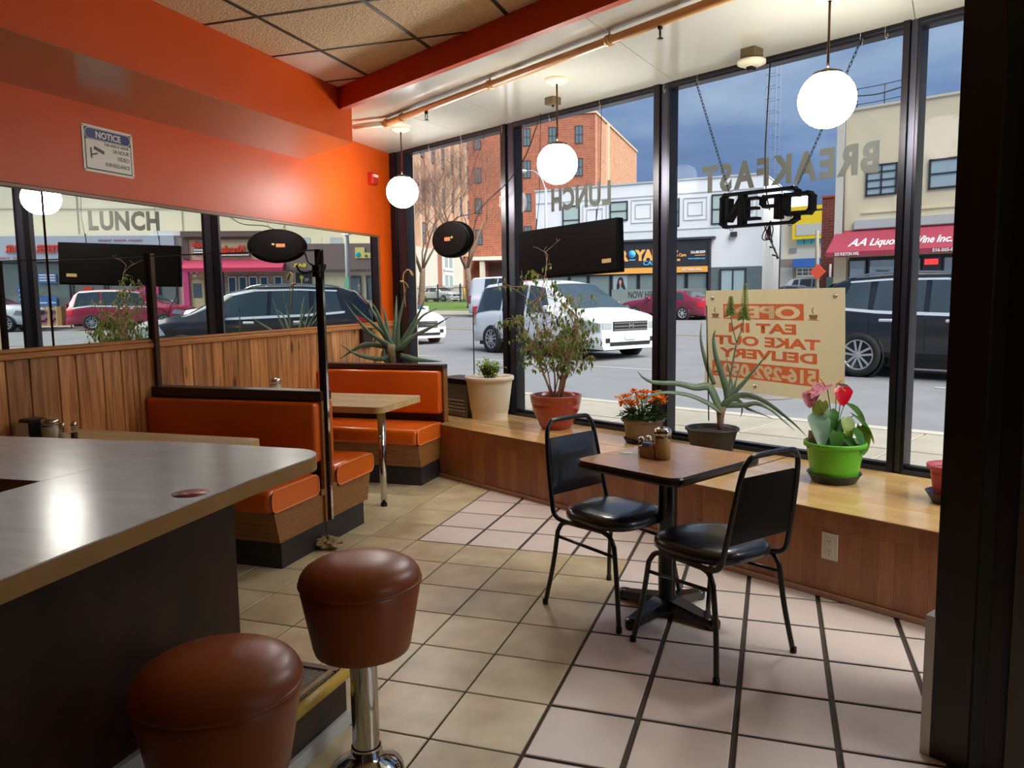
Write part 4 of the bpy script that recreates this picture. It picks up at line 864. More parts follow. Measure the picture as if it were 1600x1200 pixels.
# weeping fig in the ribbed red pot
m_terra = mat('glazed red pot', '#9c3620', .22, var=.08, vs=4, coat=.3)
t = thing('potted_fig', 'tall weeping fig tree in a ribbed glossy red pot on the bench', 'potted plant', ST(2.49, -.25, .445))
pot(t, [(.115, 0), (.135, .03), (.150, .075), (.150, .08), (.158, .085), (.178, .135), (.178, .142), (.185, .147), (.194, .195), (.192, .203), (.198, .207), (.205, .262), (.207, .268), (.198, .272), (.186, .268), (.182, .22)], m_terra, .245, .184)
m_fig = leafmat('weeping fig leaf', '#7d953a', '#3f5f28', 18); m_bark = mat('pale fig bark', '#9a7a5c', .75, var=.2, vs=20)
br = MB(); g = MB(); lv = []; LV_COUNT = [0] * 4
def twig(p, d, L, r, lvl):
    pts = [p.copy()]; rr = [r]
    n = 5
    for i in range(n):
        d = (d + Vector((rnd.gauss(0, .12), rnd.gauss(0, .12), rnd.gauss(0, .06) - (.10 if lvl > 1 else 0)))).normalized(); p = p + d * L / n; e_ = p.dot(NV) - (.02 if p.z > 1.05 else .20); p = p - NV * max(0, e_); pts.append(p.copy()); rr.append(max(.0012, r * (1 - .75 * (i + 1) / n)))
        if lvl < 3 and i >= 1:
            for q in range(1 if lvl else 2):
                if rnd.random() < (.7 if lvl else .95):
                    a = rnd.uniform(0, 2 * PI); side = Vector((math.cos(a), math.sin(a), rnd.uniform(-.1, .6))); twig(p, (d * .7 + side * .8).normalized(), L * rnd.uniform(.35, .55), r * .5, lvl + 1)
        if lvl >= 1 or i > 2:
            for q in range(4 if lvl > 1 else 3): lv.append(p + Vector((rnd.gauss(0, .014), rnd.gauss(0, .014), rnd.gauss(-.006, .014))))
    br.tube(pts, rr, 6 if lvl < 2 else 4); LV_COUNT[min(lvl, 3)] += 1
for k in range(11):
    a = k * 2.4 + .4; s_ = .03 + .02 * (k % 3)
    lean = (.10, .30, .22, .46, .25, .40, .06, .5, .15, .36, .3)[k]; H = (.66, .52, .58, .42, .56, .46, .80, .36, .62, .5, .44)[k]
    twig(Vector((math.cos(a) * s_ * .6, math.sin(a) * s_ * .6, .245)), Vector((math.cos(a) * lean, math.sin(a) * lean * .6, 1)).normalized(), H, .010 - .0004 * k, 0)
rnd.shuffle(lv)
lv = [p for p in lv if p.dot(NV) < .21 and p.z < 1.3][:1350]
for p in lv:
    v, f = flat_leaf(place(p, R(rnd.uniform(-95, -40)), rnd.uniform(0, 6.3), rnd.uniform(.030, .046)), w=.46, n=4); g.add(v, f, True)
obj('branches', br, m_bark, t); o = obj('foliage', g, m_fig, t); o['kind'] = 'stuff'

# orange kalanchoe
t = thing('potted_flowers', 'orange flowering kalanchoe in a taupe pot behind the table', 'potted plant', ST(3.36, -.24, .445))
pot(t, [(.115, 0), (.12, .02), (.140, .145), (.142, .15), (.153, .152), (.155, .172), (.150, .175), (.140, .172)], mat('taupe pot', '#7d6a58', .5), .155, .14)
obj('saucer', MB().lathe([(.12, 0), (.14, .03), (.135, .03)], 28, caps=False), m_blk, t)
m_kl = leafmat('dark kalanchoe leaf', '#56753a', '#2a4322', 14); m_kf = leafmat('orange petals', '#f59a24', '#ea6f12', 20); m_kb = mat('pale buds', '#c9b06a', .6)
g = MB(); fl_ = MB(); bu = MB(); sm_ = MB()
for k in range(230):
    a = rnd.uniform(0, 6.3); r_ = .15 * math.sqrt(rnd.random()); z = .17 + .12 * rnd.random() * (1.1 - r_ / .17)
    v, f = flat_leaf(place((r_ * math.cos(a), r_ * math.sin(a), z), R(rnd.uniform(-20, 50)), a - PI / 2 + rnd.gauss(0, .6), rnd.uniform(.04, .062)), w=.6, n=4, droop=.15); g.add(v, f, True)
for k in range(54):
    a = rnd.uniform(0, 6.3); r_ = .155 * math.sqrt(rnd.random()); p = Vector((r_ * 1.1 * math.cos(a), r_ * 1.1 * math.sin(a), .30 + .09 * rnd.random() - r_ * .25)); sm_.tube([(r_ * .5 * math.cos(a), r_ * .5 * math.sin(a), .2), p], .002, 4)
    for j in range(5):
        c = p + Vector((rnd.gauss(0, .016), rnd.gauss(0, .016), rnd.gauss(0, .008)))
        tgt = fl_ if (k % 3) else bu
        if tgt is bu: bu.ball(c, .0045, 6, 4)
        else:
            for q in range(4):
                v, f = flat_leaf(place(c, R(rnd.uniform(0, 50)), q * PI / 2 + j, .021), w=.95, n=3, droop=.1); fl_.add(v, f, True)
            fl_.ball(c, .006, 6, 4)
obj('stems', sm_, m_kl, t)
for nm, mb_, mm in (('foliage', g, m_kl), ('flowers', fl_, m_kf), ('buds', bu, m_kb)): o = obj(nm, mb_, mm, t); o['kind'] = 'stuff'

# anthurium in the lime green pot
m_gpot = mat('lime green plastic', '#52a41a', .38)
t = thing('potted_anthurium', 'red flowering anthurium in a lime green pot on the bench', 'potted plant', ST(4.87, -.44, .445))
pot(t, [(.122, .032), (.126, .05), (.150, .195), (.152, .2), (.165, .202), (.167, .222), (.163, .228), (.152, .226), (.146, .19)], m_gpot, .20, .15)
obj('saucer', MB().lathe([(.115, 0), (.118, .005), (.140, .045), (.146, .05), (.143, .053), (.128, .04), (.12, .03), (.002, .03)], 36), mat('dark green saucer', '#1e2a1c', .4), t)
m_al = [leafmat('anthurium leaf', '#4f8a38', '#2f5f26', 12, .3), leafmat('pale anthurium leaf', '#a9be58', '#7d9a3c', 12, .35), leafmat('bluish anthurium leaf', '#5f8068', '#48664f', 12, .3, .25)]
m_st2 = mat('anthurium stalk', '#5f7a3a', .5); m_spa = mat('red spathe', '#c4142a', .22, coat=.4); m_spb = mat('dark red veined spathe', '#7d2436', .4, var=.4, vs=40, col2='#c98a94')
LV = [((-.10, -.03, .37), .19, 195, -42, 2), ((-.07, .02, .44), .15, 150, -62, 1), ((.05, .065, .43), .17, -62, -28, 0), ((.012, .0, .34), .14, 165, -55, 2), ((.09, .02, .37), .19, -80, -38, 0), ((.13, .03, .31), .16, -55, -62, 1), ((-.06, -.05, .31), .13, 175, -50, 0), ((.03, -.04, .27), .13, 225, -25, 0), ((-.02, .06, .39), .14, 60, -30, 0), ((.09, -.05, .30), .14, -120, -50, 0), ((-.05, .07, .32), .13, 20, -30, 2), ((.0, -.08, .29), .12, 180, -60, 0), ((.05, -.02, .36), .13, -150, -60, 1), ((-.03, -.02, .40), .13, 200, -70, 0)]
for p, s_, az, tilt, c in LV:
    obj('stalk', MB().tube(bez([(p[0] * .15, p[1] * .15, .2), (p[0] * .5, p[1] * .5, .2 + (p[2] - .2) * .7), p], 4), .0028, 5), m_st2, t)
    v, f = flat_leaf(place(p, R(tilt), R(az), s_), heart=True, w=.62, n=8, droop=.3); obj('leaf', MB().add(v, f, True), m_al[c], t)
for p, s_, az, tilt, m2 in (((.03, .0, .525), .10, 190, -72, m_spa), ((-.05, .03, .535), .13, 135, -22, m_spb), ((.0, .05, .54), .11, -60, -20, m_spb), ((-.13, .0, .50), .095, 165, -60, m_spb)):
    obj('stalk', MB().tube(bez([(p[0] * .1, p[1] * .1, .2), (p[0] * .5, p[1] * .5, .38), p], 4), .003, 5), m_st2, t)
    M = place(p, R(tilt), R(az), s_); v, f = flat_leaf(M, heart=True, w=.95, n=8, droop=.15); fo = obj('flower', MB().add(v, f, True), m2, t)
    obj('spadix', MB().tube([M @ Vector((0, .1, .02)), M @ Vector((0, .25, .45))], .004, 6), m_ok, fo)
obj('plant_tag', MB().box(-.022, .022, -.0008, .0008, 0, .10, M=place((-.125, -.06, .19), R(-8), R(-18), 1)), mat('paper tag', '#b9ab92', .6), t)
# pink pot at the right edge
t = thing('flower_pot', 'small pink flower pot in a dark saucer at the right end of bench', 'flower pot', ST(5.49, -.48, .445))
pot(t, [(.075, .03), (.08, .05), (.10, .17), (.113, .172), (.115, .192), (.108, .194), (.098, .17)], mat('dusty pink plastic', '#a8404f', .45), .15, .098)
obj('saucer', MB().lathe([(.08, 0), (.085, .005), (.112, .05), (.118, .056), (.112, .056), (.085, .03), (.002, .03)], 32), mat('dark plum saucer', '#2a1a22', .35), t)
# ================================================================== the street
def GZ(b): return gz(b)
m_asph = mat('worn asphalt', '#717274', .85, var=.10, vs=1.2, bump=.3, bs=50); m_conc = mat('pale concrete', '#928c7f', .85, var=.10, vs=3, bump=.4, bs=40, orand=.06)
m_line = mat('white road paint', '#a5a4a0', .7); m_yl = mat('yellow road paint', '#94803f', .7); m_grass = mat('spring grass', '#546f28', .95, var=.3, vs=3, bump=1., bs=30)
sa = dict(loc=tuple(P0), rot=(0, 0, SA))
def strip_ab(name, a0, a1, bz, m_, kind='structure', th=.25, parent=None):
    P = [(b, z) for b, z in bz]; v = []; f = []
    for b, z in P: v += [(a0, b, z), (a1, b, z), (a0, b, z - th), (a1, b, z - th)]
    for i in range(len(P) - 1):
        k = 4 * i; f += [(k, k + 1, k + 5, k + 4), (k + 2, k + 6, k + 7, k + 3), (k, k + 4, k + 6, k + 2), (k + 1, k + 3, k + 7, k + 5)]
    f += [(0, 2, 3, 1), (len(v) - 4, len(v) - 3, len(v) - 1, len(v) - 2)]
    o = obj(name, MB().add(v, f), m_, parent, **({} if parent else sa)); 
    if not parent: o['kind'] = kind
    return o
road = strip_ab('road', -160, 90, [(3.55, GZ(3.55)), (29.4, GZ(29.4)), (31.0, GZ(31))], m_asph)
strip_ab('pavement', -160, 90, [(29.3, GZ(29.3) + .1), (60, GZ(60) + .1), (140, GZ(60) + 1.2)], m_conc)
pv = strip_ab('pavement', -30, 25, [(-2.2, -.02), (-.0, -.02), (3.4, .012)], m_conc)
strip_ab('pavement', 7.5, 25, [(-12, -.02), (-2.2, -.02)], m_conc)
sl = MB().box(-.74, .74, -.565, .565, -.02, .02, b=.006).mesh('paving_slab'); sl.materials.append(m_conc)
for i in range(20):
    for j in range(3): link('paving_slab', sl, None, pv, (-14.6 + 1.5 * i, .62 + 1.15 * j, .012 + .0045 * (.62 + 1.15 * j)))
strip_ab('curb', -160, 90, [(3.36, .052), (3.56, .05)], mat('light curb stone', '#a39e92', .8, var=.08, vs=3))
def road_line(a0, a1, b, w, m_): 
    v = [(a0, b - w / 2, GZ(b) + .006), (a1, b - w / 2, GZ(b) + .006), (a1, b + w / 2, GZ(b) + .006), (a0, b + w / 2, GZ(b) + .006)]
    return obj('road_line', MB().add(v, [(0, 1, 2, 3)]), m_, road, loc=tuple((0, 0, 0)))
for k in range(14): road_line(-32 + 3.2 * k, -32 + 3.2 * k + 1.9, 7.42, .11, m_line)
road_line(-120, 60, 17.1, .1, m_yl); road_line(-120, 60, 17.4, .1, m_yl); road_line(-120, 60, 19.2, .12, m_line); road_line(-120, 60, 26.0, .12, m_line); road_line(-120, 60, 21.2, .1, m_line)
gr = strip_ab('lawn', -62, -31, [(36.4, .435), (38.5, .62), (44.5, 1.02), (48, 1.06)], m_grass, kind='stuff'); tag(gr, 'strip of green lawn beyond the street, in front of iron fence', 'grass')
strip_ab('car_park', -80, -30, [(47.8, 1.04), (75, 1.3)], m_asph)
mh = thing('manhole_cover', 'round iron manhole cover in the near traffic lane', 'manhole cover', AB(1.6, 5.2, GZ(5.2) + .004), 0); obj('lid', MB().lathe([(.34, 0), (.33, .006), (.02, .007)], 32), mat('rusty iron', '#6f6a66', .7, var=.2, vs=30), mh); obj('ring', MB().lathe([(.40, 0), (.40, .004), (.35, .004)], 32, caps=False), mat('iron ring', '#5c5754', .7), mh)

# ------------------------------------------------------------------ facade helpers: x along the facade, -y towards the street, z up
m_win = mat('dark window glass', '#5b6b74', .06, spec=.8); m_win2 = mat('sky lit window glass', '#9fb3ba', .08, spec=.8); m_wfr = mat('charcoal window frame', '#34343a', .5); m_wfw = mat('white window frame', '#dcdcd8', .5)
def window(p, x0, x1, z0, z1, fr_=None, gl=None, nx=1, nz=2, y=0., w=.06, axis='x', rx=0):
    fr_ = fr_ or m_wfr; gl = gl or m_win2
    M = Matrix.Identity(4) if axis == 'x' else Matrix.Translation((rx, 0, 0)) @ Matrix.Rotation(PI / 2, 4, 'Z')
    g = MB(); d = (y - .06, y + .05)
    g.box(x0, x1, *d, z0, z0 + w, M=M).box(x0, x1, *d, z1 - w, z1, M=M).box(x0, x0 + w, *d, z0, z1, M=M).box(x1 - w, x1, *d, z0, z1, M=M)
    for i in range(1, nx): x = x0 + (x1 - x0) * i / nx; g.box(x - w * .4, x + w * .4, *d, z0, z1, M=M)
    for i in range(1, nz): z = z0 + (z1 - z0) * i / nz; g.box(x0, x1, *d, z - w * .4, z + w * .4, M=M)
    f = obj('window', g, fr_, p)
    obj('pane', MB().box(x0 + w, x1 - w, y - .03, y - .01, z0 + w, z1 - w, M=M), gl, f); return f
def ftxt(p, s, x0, x1, z, h, m_, y=-.02, bold=.0, ext=.01, sh=0., M0=None):
    o = txt('lettering', s, h * 1.38, m_, p, Matrix.Identity(4), ext, bold, 1, 'LEFT', sh); xs = [v.co.x for v in o.data.vertices]; w = max(xs) - min(xs)
    o.data.transform(Matrix.Translation((-min(xs), 0, 0)))
    if x1 is not None: o.data.transform(Matrix.Diagonal(((x1 - x0) / w, 1, 1, 1)))
    o.data.transform(M0 if M0 is not None else face_out(x0, y, z)); return o

# beige two storey corner building with the red awning
m_beige = mat('beige stucco', '#ddd0b0', .85, var=.07, vs=.6, bump=.15, bs=9)
B = thing('beige_building', 'beige two storey building with the wide dark red shop awning', 'building', AB(0, 33), SA)
bx('wall', (-7.78, 1.9, 0, 12, 0, 9.74), m_beige, B); bx('parapet_cap', (-7.82, 1.95, -.06, 12, 9.74, 9.84), mat('pale coping', '#cfc7b4', .8), B)
bx('pilaster', (-7.80, -7.45, -.14, 0, 3.6, 9.6), mat('off white pilaster', '#cfcabd', .8), B); obj('downpipe', MB().tube([(-7.40, -.08, 3.8), (-7.40, -.08, 9.4)], .045, 8), mat('grey downpipe', '#86807a', .6), B)
window(B, -6.47, -5.12, 5.8, 7.2, nx=2, nz=4, w=.08); window(B, -3.84, -2.5, 5.85, 7.15, nx=1, nz=2, w=.09); window(B, -1.2, .1, 5.85, 7.15, nx=1, nz=2, w=.09)
bx('string_course', (-6.6, 1.9, -.05, 0, 5.05, 5.12), m_beige, B); bx('string_course', (-6.9, 1.9, -.12, 0, 4.36, 4.75), mat('pale sign board', '#b9bdbd', .6), B)
m_awn = mat('dark red awning cloth', '#a03a4c', .75, var=.06, vs=3)
aw = MB(); x0, x1 = -7.83, 1.8
aw.add([(x0 + .1, 0, 4.33), (x1, 0, 4.33), (x1, -1., 3.30), (x0, -1., 3.30), (x0, -1., 3.08), (x1, -1., 3.08), (x0 + .1, 0, 3.35), (x1, 0, 3.35)], [(0, 3, 2, 1), (3, 4, 5, 2), (0, 6, 4, 3), (1, 2, 5, 7), (6, 7, 5, 4)])
aw_ = obj('awning', aw, m_awn, B)
sl_ = math.atan2(1.03, 1.0)
Ma = lambda x, y, z: Matrix.Translation((x, y, z)) @ Matrix.Rotation(sl_, 4, 'X')
m_wt = mat('white sign print', '#e6e2dd', .6)
for s_, x_, xe, h in (('AA', -6.93, -6.13, .50), ('Liquor', -5.98, -4.72, .46), ('&', -4.6, -4.28, .42), ('Wine', -4.18, -3.33, .46), ('Inc.', -3.22, -2.62, .44)):
    ftxt(aw_, s_, x_, xe, 0, h, m_wt, bold=.012, ext=.006, sh=.25 if s_ == 'AA' else .12, M0=Ma(x_, -.78, 3.545))
ftxt(aw_, '215 FULTON AVE.', -7.42, -6.33, 3.13, .14, m_wt, y=-1.02, bold=.008); ftxt(aw_, '516-565-0480', -3.30, -2.2, 3.13, .14, m_wt, y=-1.02, bold=.008)
m_store = mat('dark shop interior', '#2f3335', .3); bx('shopfront_recess', (-7.1, 1.7, -.04, .0, .3, 3.06), m_store, B); bx('corner_pier', (-7.78, -7.2, -.10, 0, .2, 3.1), m_beige, B)
for a, b in ((-7.1, -6.28), (-6.2, -4.9), (-4.8, -3.95), (-3.1, -1.6), (-1.5, .2)): window(B, a, b, .9, 2.95, gl=m_win2, nz=1, y=-.08)
bx('stall_riser', (-7.1, 1.7, -.12, 0, .2, .92), m_beige, B)
bx('poster', (-7.0, -6.4, -.135, -.125, 1.2, 2.55), mat('pale blue poster', '#a9c4cd', .6), B); pb = bx('poster', (-6.15, -4.98, -.135, -.125, 2.18, 2.62), MATS['pale blue poster'], B); ftxt(pb, 'Hennessy', -5.85, -5.28, 2.36, .12, m_store, y=-.14)
bx('poster', (-6.15, -4.98, -.135, -.125, 1.9, 2.15), mat('tan poster', '#8d8455', .7), B)
dr_ = bx('shop_door', (-3.9, -3.15, -.1, -.03, .25, 2.95), mat('dark door', '#3d3a3c', .4), B); ne = bx('red_sign', (-3.82, -3.28, -.14, -.12, 2.62, 2.86), mat('red neon', '#c8202a', .5, emit='#ff3a3a', est=.9), dr_)
ds = obj('satellite_dish', MB().lathe([(.38, .12), (.30, .05), (.15, .01), (.01, 0)], 24, Matrix.Translation((-4.2, -.35, 5.1)) @ Matrix.Rotation(R(70), 4, 'X') @ Matrix.Rotation(R(-25), 4, 'Y'), caps=False), mat('grey dish', '#c3cdd2', .5), B); obj('dish_arm', MB().tube([(-4.2, 0, 4.9), (-4.2, -.3, 5.05)], .03, 6), m_wfr, ds)
for z, w_ in ((10.05, .02), (10.45, .03), (10.75, .02)): obj('roof_rail', MB().tube(bez([(-7.2, .3, z), (-6.2, .3, z - .08 * (w_ > .02)), (-5.1, .3, z + .05), (-4.2, .3, z + .02)], 4), w_, 6), m_wfr, B)
for x in (-7.1, -5.9, -4.6): obj('rail_post', MB().tube([(x, .3, 9.8), (x, .3, 10.8)], .025, 6), m_wfr, B)

# white two storey building with the black fascia
m_wb = mat('white painted render', '#dfe3e6', .75, var=.03, vs=.8); m_wb2 = mat('light grey trim', '#b5bbc0', .7); m_slate = mat('slate grey wall', '#5f6d72', .7, var=.1, vs=2)  # trim lines on the white render are plain light grey
Wb = thing('white_building', 'white two storey building with black and orange health care sign', 'building', AB(-12.32, 35), SA + R(15.6))
bx('wall', (-13.25, 0, 0, 6, 0, 7.7), m_wb, Wb); bx('parapet_cap', (-13.3, .04, -.06, 6.04, 7.68, 7.76), m_wb2, Wb)
bx('cornice_line', (-13.25, .02, -.03, 0, 6.95, 7.0), m_wb2, Wb); bx('cornice_line', (-13.25, .0, -.03, 0, 5.02, 5.07), m_wb2, Wb)
for a, b, c, d, nz_ in ((-11.49, -10.4, 5.04, 6.72, 2), (-8.54, -7.46, 5.68, 6.78, 2), (-5.36, -4.48, 5.2, 6.76, 2), (-2.72, -1.85, 5.2, 6.8, 2)): window(Wb, a, b, c, d, gl=mat('greenish window glass', '#a9bdb8', .1, spec=.8), nz=nz_, w=.07)
for a, b, c, d in ((-10.2, -8.72, 5.3, 6.7), (-7.25, -5.85, 5.5, 6.8), (-4.25, -2.95, 5.5, 6.72), (-1.4, -.3, 5.5, 6.7)):
    pn_ = MB()
    for k in (0, .24): 
        x0_, x1_, z0_, z1_ = a + k, b - k, c + k, d - k
        pn_.box(x0_, x1_, -.03, 0, z0_, z0_ + .035).box(x0_, x1_, -.03, 0, z1_ - .035, z1_).box(x0_, x0_ + .035, -.03, 0, z0_, z1_).box(x1_ - .035, x1_, -.03, 0, z0_, z1_)
    obj('panel_moulding', pn_, m_wb2, Wb)
m_sbk = mat('black sign board', '#2c2a30', .5); m_or = mat('orange sign band', '#e9a850', .55); m_bl = mat('sky blue sign print', '#55b4e6', .55); m_crm = mat('cream orange print', '#f0b565', .55)
bx('lower_wall', (-2.74, 0.0, -.05, 0, .2, 2.9), m_slate, Wb)
sb = bx('sign_board', (-12.8, -2.76, -.22, -.0, 2.97, 4.45), m_sbk, Wb); bx('sign_cornice', (-12.9, -2.46, -.32, 0, 4.45, 4.56), mat('grey sign cornice', '#3d434a', .5), Wb); bx('sign_band', (-12.8, -2.83, -.25, -.0, 2.66, 2.975), m_or, Wb); bx('sign_post', (-2.80, -2.70, -.26, 0, .3, 4.5), m_sbk, Wb)
ftxt(sb, 'R', -7.88, -7.33, 3.41, .56, m_crm, y=-.235, bold=.05); ftxt(sb, 'YAL', -6.97, -5.55, 3.41, .56, m_crm, y=-.235, bold=.05)
obj('logo_disc', MB().lathe([(.215, 0), (.215, .012)], 28, Matrix.Translation((-7.14, -.225, 3.76)) @ Matrix.Rotation(PI / 2, 4, 'X')), m_bl, sb); bx('logo_bar', (-7.3, -6.95, -.235, -.225, 3.40, 3.47), m_bl, sb)
ftxt(sb, 'CARE', -6.47, -5.55, 3.12, .25, m_bl, y=-.235, bold=.008)
for i, (s_, xe) in enumerate((('Home', -4.50), ('Health Care', -4.03), ('Services', -4.36))): ftxt(sb, s_, -5.03, xe, 3.78 - .24 * i, .17, m_crm, y=-.235, bold=.008)
ftxt(sb, '516.485.0259', -3.78, -2.98, 3.68, .14, m_wt, y=-.235, bold=.008); bx('logo_bar', (-3.55, -2.98, -.235, -.225, 3.555, 3.59), m_crm, sb); ftxt(sb, 'www.royalcare.nyc', -3.92, -2.98, 3.36, .11, m_bl, y=-.235, bold=.004)
ftxt(sb, '211 Fulton Ave.', -4.25, -3.15, 2.76, .13, m_wt, y=-.262, bold=.006)
m_sg = mat('grey green shop glass', '#71807f', .12, spec=.8); bx('shopfront', (-12.6, -2.83, -.02, .0, .35, 2.66), m_wfr, Wb)
for a, b in ((-12.5, -11.1), (-11.0, -9.9), (-9.8, -8.5), (-8.4, -6.85), (-6.74, -5.5), (-5.4, -4.1), (-3.99, -2.9)): window(Wb, a, b, .5, 2.62, gl=m_sg, nz=1, y=-.05, w=.05)
bx('frosted_band', (-8.4, -2.9, -.115, -.108, .55, 1.78), mat('frosted film', '#7a8583', .5), Wb)
ftxt(Wb, 'NOW HIRING', -7.37, -5.3, 1.28, .40, m_wfr, y=-.125, ext=.004)
pw = bx('poster', (-8.30, -7.45, -.112, -.106, .9, 2.58), mat('grey blue poster', '#8fa0a6', .5), Wb)
m_pk = mat('printed skin', '#b38d7b', .6); m_hr = mat('printed hair', '#1c1a20', .6); m_tl = mat('printed teal top', '#4f93ab', .6)
fg = lambda P, y: MB().add([(x, y, z) for x, z in P], [list(range(len(P)))])
obj('print', fg([(-8.08, 1.35), (-8.1, 2.0), (-8.0, 2.4), (-7.87, 2.5), (-7.72, 2.42), (-7.65, 2.1), (-7.52, 1.75), (-7.56, 1.55), (-7.68, 1.8), (-7.95, 1.8)], -.1125), m_hr, pw)
obj('print', fg([(-8.0, .92), (-8.05, 1.5), (-7.95, 1.85), (-7.86, 1.95), (-7.78, 1.9), (-7.62, 1.7), (-7.55, 1.3), (-7.55, .92)], -.114), m_tl, pw)
obj('print', fg([(-7.87 + .085 * math.cos(a * .524), 2.2 + .13 * math.sin(a * .524)) for a in range(12)], -.1155), m_pk, pw); obj('print', fg([(-7.9, 1.88), (-7.9, 2.1), (-7.83, 2.1), (-7.82, 1.88)], -.115), m_pk, pw)
window(Wb, -2.2, -.8, .35, 2.8, gl=m_win2, nx=2, nz=1, y=-.09, w=.09); bx('wall_lamp', (-1.67, -1.33, -.2, 0, 4.5, 4.75), m_wfr, Wb)
for k, (y, z) in enumerate(((1.2, 4.3), (2.2, 3.9), (3.2, 3.5))): obj('side_lamp', MB().tube([(.0, y, z + .1), (.25, y, z + .05), (.3, y, z - .12)], .06, 6), m_wfr, Wb)
obj('conduit', MB().tube([(.03, .3, 5.0), (.03, 5.5, 3.5)], .03, 5), m_wfr, Wb); obj('conduit', MB().tube([(.03, 5.9, .2), (.03, 5.9, 7.0)], .04, 5), m_wfr, Wb)

# tall brick block beyond the lawn
m_brk = brickmat('red brown brick', '#a0614a', '#935742', '#a97a66', 1., .8, .28, .02, .9, 'XZ', bump=.2); m_brks = brickmat('pale weathered brick', '#b98a6c', '#a97a5e', '#b99a80', 1., .8, .28, .02, .9, 'YZ', bump=.2)
K = thing('brick_building', 'tall brown brick block with rows of windows beyond the lawn', 'building', AB(-52.72, 75), SA + R(32))
obj('front_wall', MB().prism([(-16, 0), (0, 0), (.5, 3), (-16, 3)], 0, 23.5), m_brk, K); obj('side_wall', MB().prism([(.02, .02), (4.29, 28.5), (-16, 28.5), (-16, 3), (.4, 3)], 0, 23.5), m_brks, K)
obj('parapet', MB().prism([(-16, -.15), (.15, -.15), (4.45, 28.6), (4.1, 28.6), (-.1, .2), (-16, .2)], 23.5, 23.75), mat('buff coping', '#c9a98c', .8), K)
obj('side_rib', MB().prism([(.9, 6.2), (1.2, 6.2), (1.35, 7.2), (1.05, 7.2)], 0, 23.4), mat('pale rib', '#c4a58b', .8), K)
for x0_ in (-8.93, -5.72, -2.45):
    for zz in (19.95, 16.05, 12.0, 8.0): window(K, x0_, x0_ + .95, zz, zz + 2.15, gl=m_win, nx=2, nz=2, w=.08)
for zz in (19.8, 15.7, 11.9, 8.0): window(K, -15.2, -14.3, zz, zz + 1.9, gl=m_win, nx=2, nz=2, w=.08)
m_wing = mat('brown wing brick', '#8f5c48', .9, var=.12, vs=2); m_pil = mat('buff stone pilaster', '#b39880', .85, var=.1, vs=1)
bx('wing_wall', (-30, -16, -27, 1, 0, 25), m_wing, K)
for k in range(7):
    yc = -1.2 - 3.9 * k
    bx('pilaster', (-16, -15.55, yc - 2.3, yc - 1.5, 6.4, 24.8), m_pil, K); bx('spandrel', (-16, -15.88, yc - .45, yc + .45, 6.4, 24.8), mat('buff spandrel', '#a5846b', .85, var=.15, vs=1.5), K)
    for zz in (19.7, 15.5, 11.2, 6.9): window(K, yc - .55, yc + .55, zz, zz + 2.15, gl=m_win, nz=2, y=-.02, axis='y', rx=-15.88, w=.09)
m_ww = mat('white ground floor', '#bab6aa', .8, var=.04, vs=1)
bx('ground_floor', (-16, -15.3, -27, -6.5, 0, 6.4), m_ww, K); bx('brick_strip', (-15.35, -15.25, -17.8, -16.2, 0, 6.2), m_wing, K)
for (y0_, y1_) in ((-15.6, -11.4),):
    for z0_ in (2.4, 4.35): window(K, y0_, y1_, z0_, z0_ + 1.75, fr_=m_wfw, gl=mat('pale blinds', '#8fa0a0', .4), nx=2, nz=1, y=-.03, axis='y', rx=-15.3, w=.3)
bx('canopy', (-15.3, -4.5, -2.2, 0, 5.95, 6.4), mat('white canopy', '#d2cdbf', .8), K); bx('entrance', (-13.6, -10.2, -.05, .1, 0, 5.7), mat('dark entrance', '#4c2f2a', .7), K); bx('column', (-14.3, -13.7, -2.0, -1.4, 0, 5.95), m_ww, K); bx('column', (-10.4, -9.9, -.3, 0.1, 0, 5.95), m_pil, K)

# pale building with the yellow box, at the end of the alley
m_pl = mat('pale cream panel', '#d9d6c2', .8); Yb = thing('yellow_box_building', 'distant cream building with a big yellow framed box and blue awning', 'building', AB(0, 80), SA)
bx('wall', (-31.0, -24, 0, 8, 0, 10.2), m_pl, Yb); bx('blue_panel', (-33.0, -31.0, 0, 8, 0, 12.6), mat('pale blue panel', '#a9c0da', .6), Yb)
m_yw = mat('bright yellow panel', '#e6c92e', .6); bx('yellow_box', (-29.6, -25, -.6, 0, 7.15, 10.0), m_yw, Yb); bx('yellow_band', (-30.4, -24.5, -.4, 0, 10.25, 10.65), m_yw, Yb); bx('window_strip', (-30, -25, -.1, 0.05, 10.0, 10.3), m_win, Yb)
bx('grey_panel', (-29.15, -25.2, -.66, -.58, 7.55, 8.72), mat('light grey panel', '#b9bdb9', .6), Yb); bx('teal_glazing', (-29.2, -25.2, -.3, 0, 6.6, 7.15), mat('teal glass', '#4fa8b8', .2), Yb)
for k in range(5): bx('glazing_bar', (-28.4 + .8 * k, -28.34 + .8 * k, -.34, -.3, 6.6, 7.15), m_wfr, Yb)
bx('vent', (-30.1, -29.3, -.1, 0, 5.75, 6.25), mat('grey vent', '#8c8f8c', .7), Yb)
bx('blue_awning', (-29.3, -25.2, -.9, 0, 4.15, 5.05), mat('blue awning cloth', '#2f62ae', .7), Yb); bx('stone_band', (-31.9, -29.35, -.15, 0, 0, 5.08), mat('grey brown stone', '#857c74', .8), Yb); bx('garage_door', (-31.5, -29.6, -.2, -.12, 0, 4.2), mat('grey roller door', '#a3a8a8', .6), Yb)
window(Yb, -29.2, -27.2, 3.2, 4.1, fr_=m_wfw, gl=m_win, nx=3, nz=2, y=-.1, w=.1)
rb = thing('brick_side_building', 'low red brick building squeezed beside the beige shop building', 'building', AB(0, 45), SA)
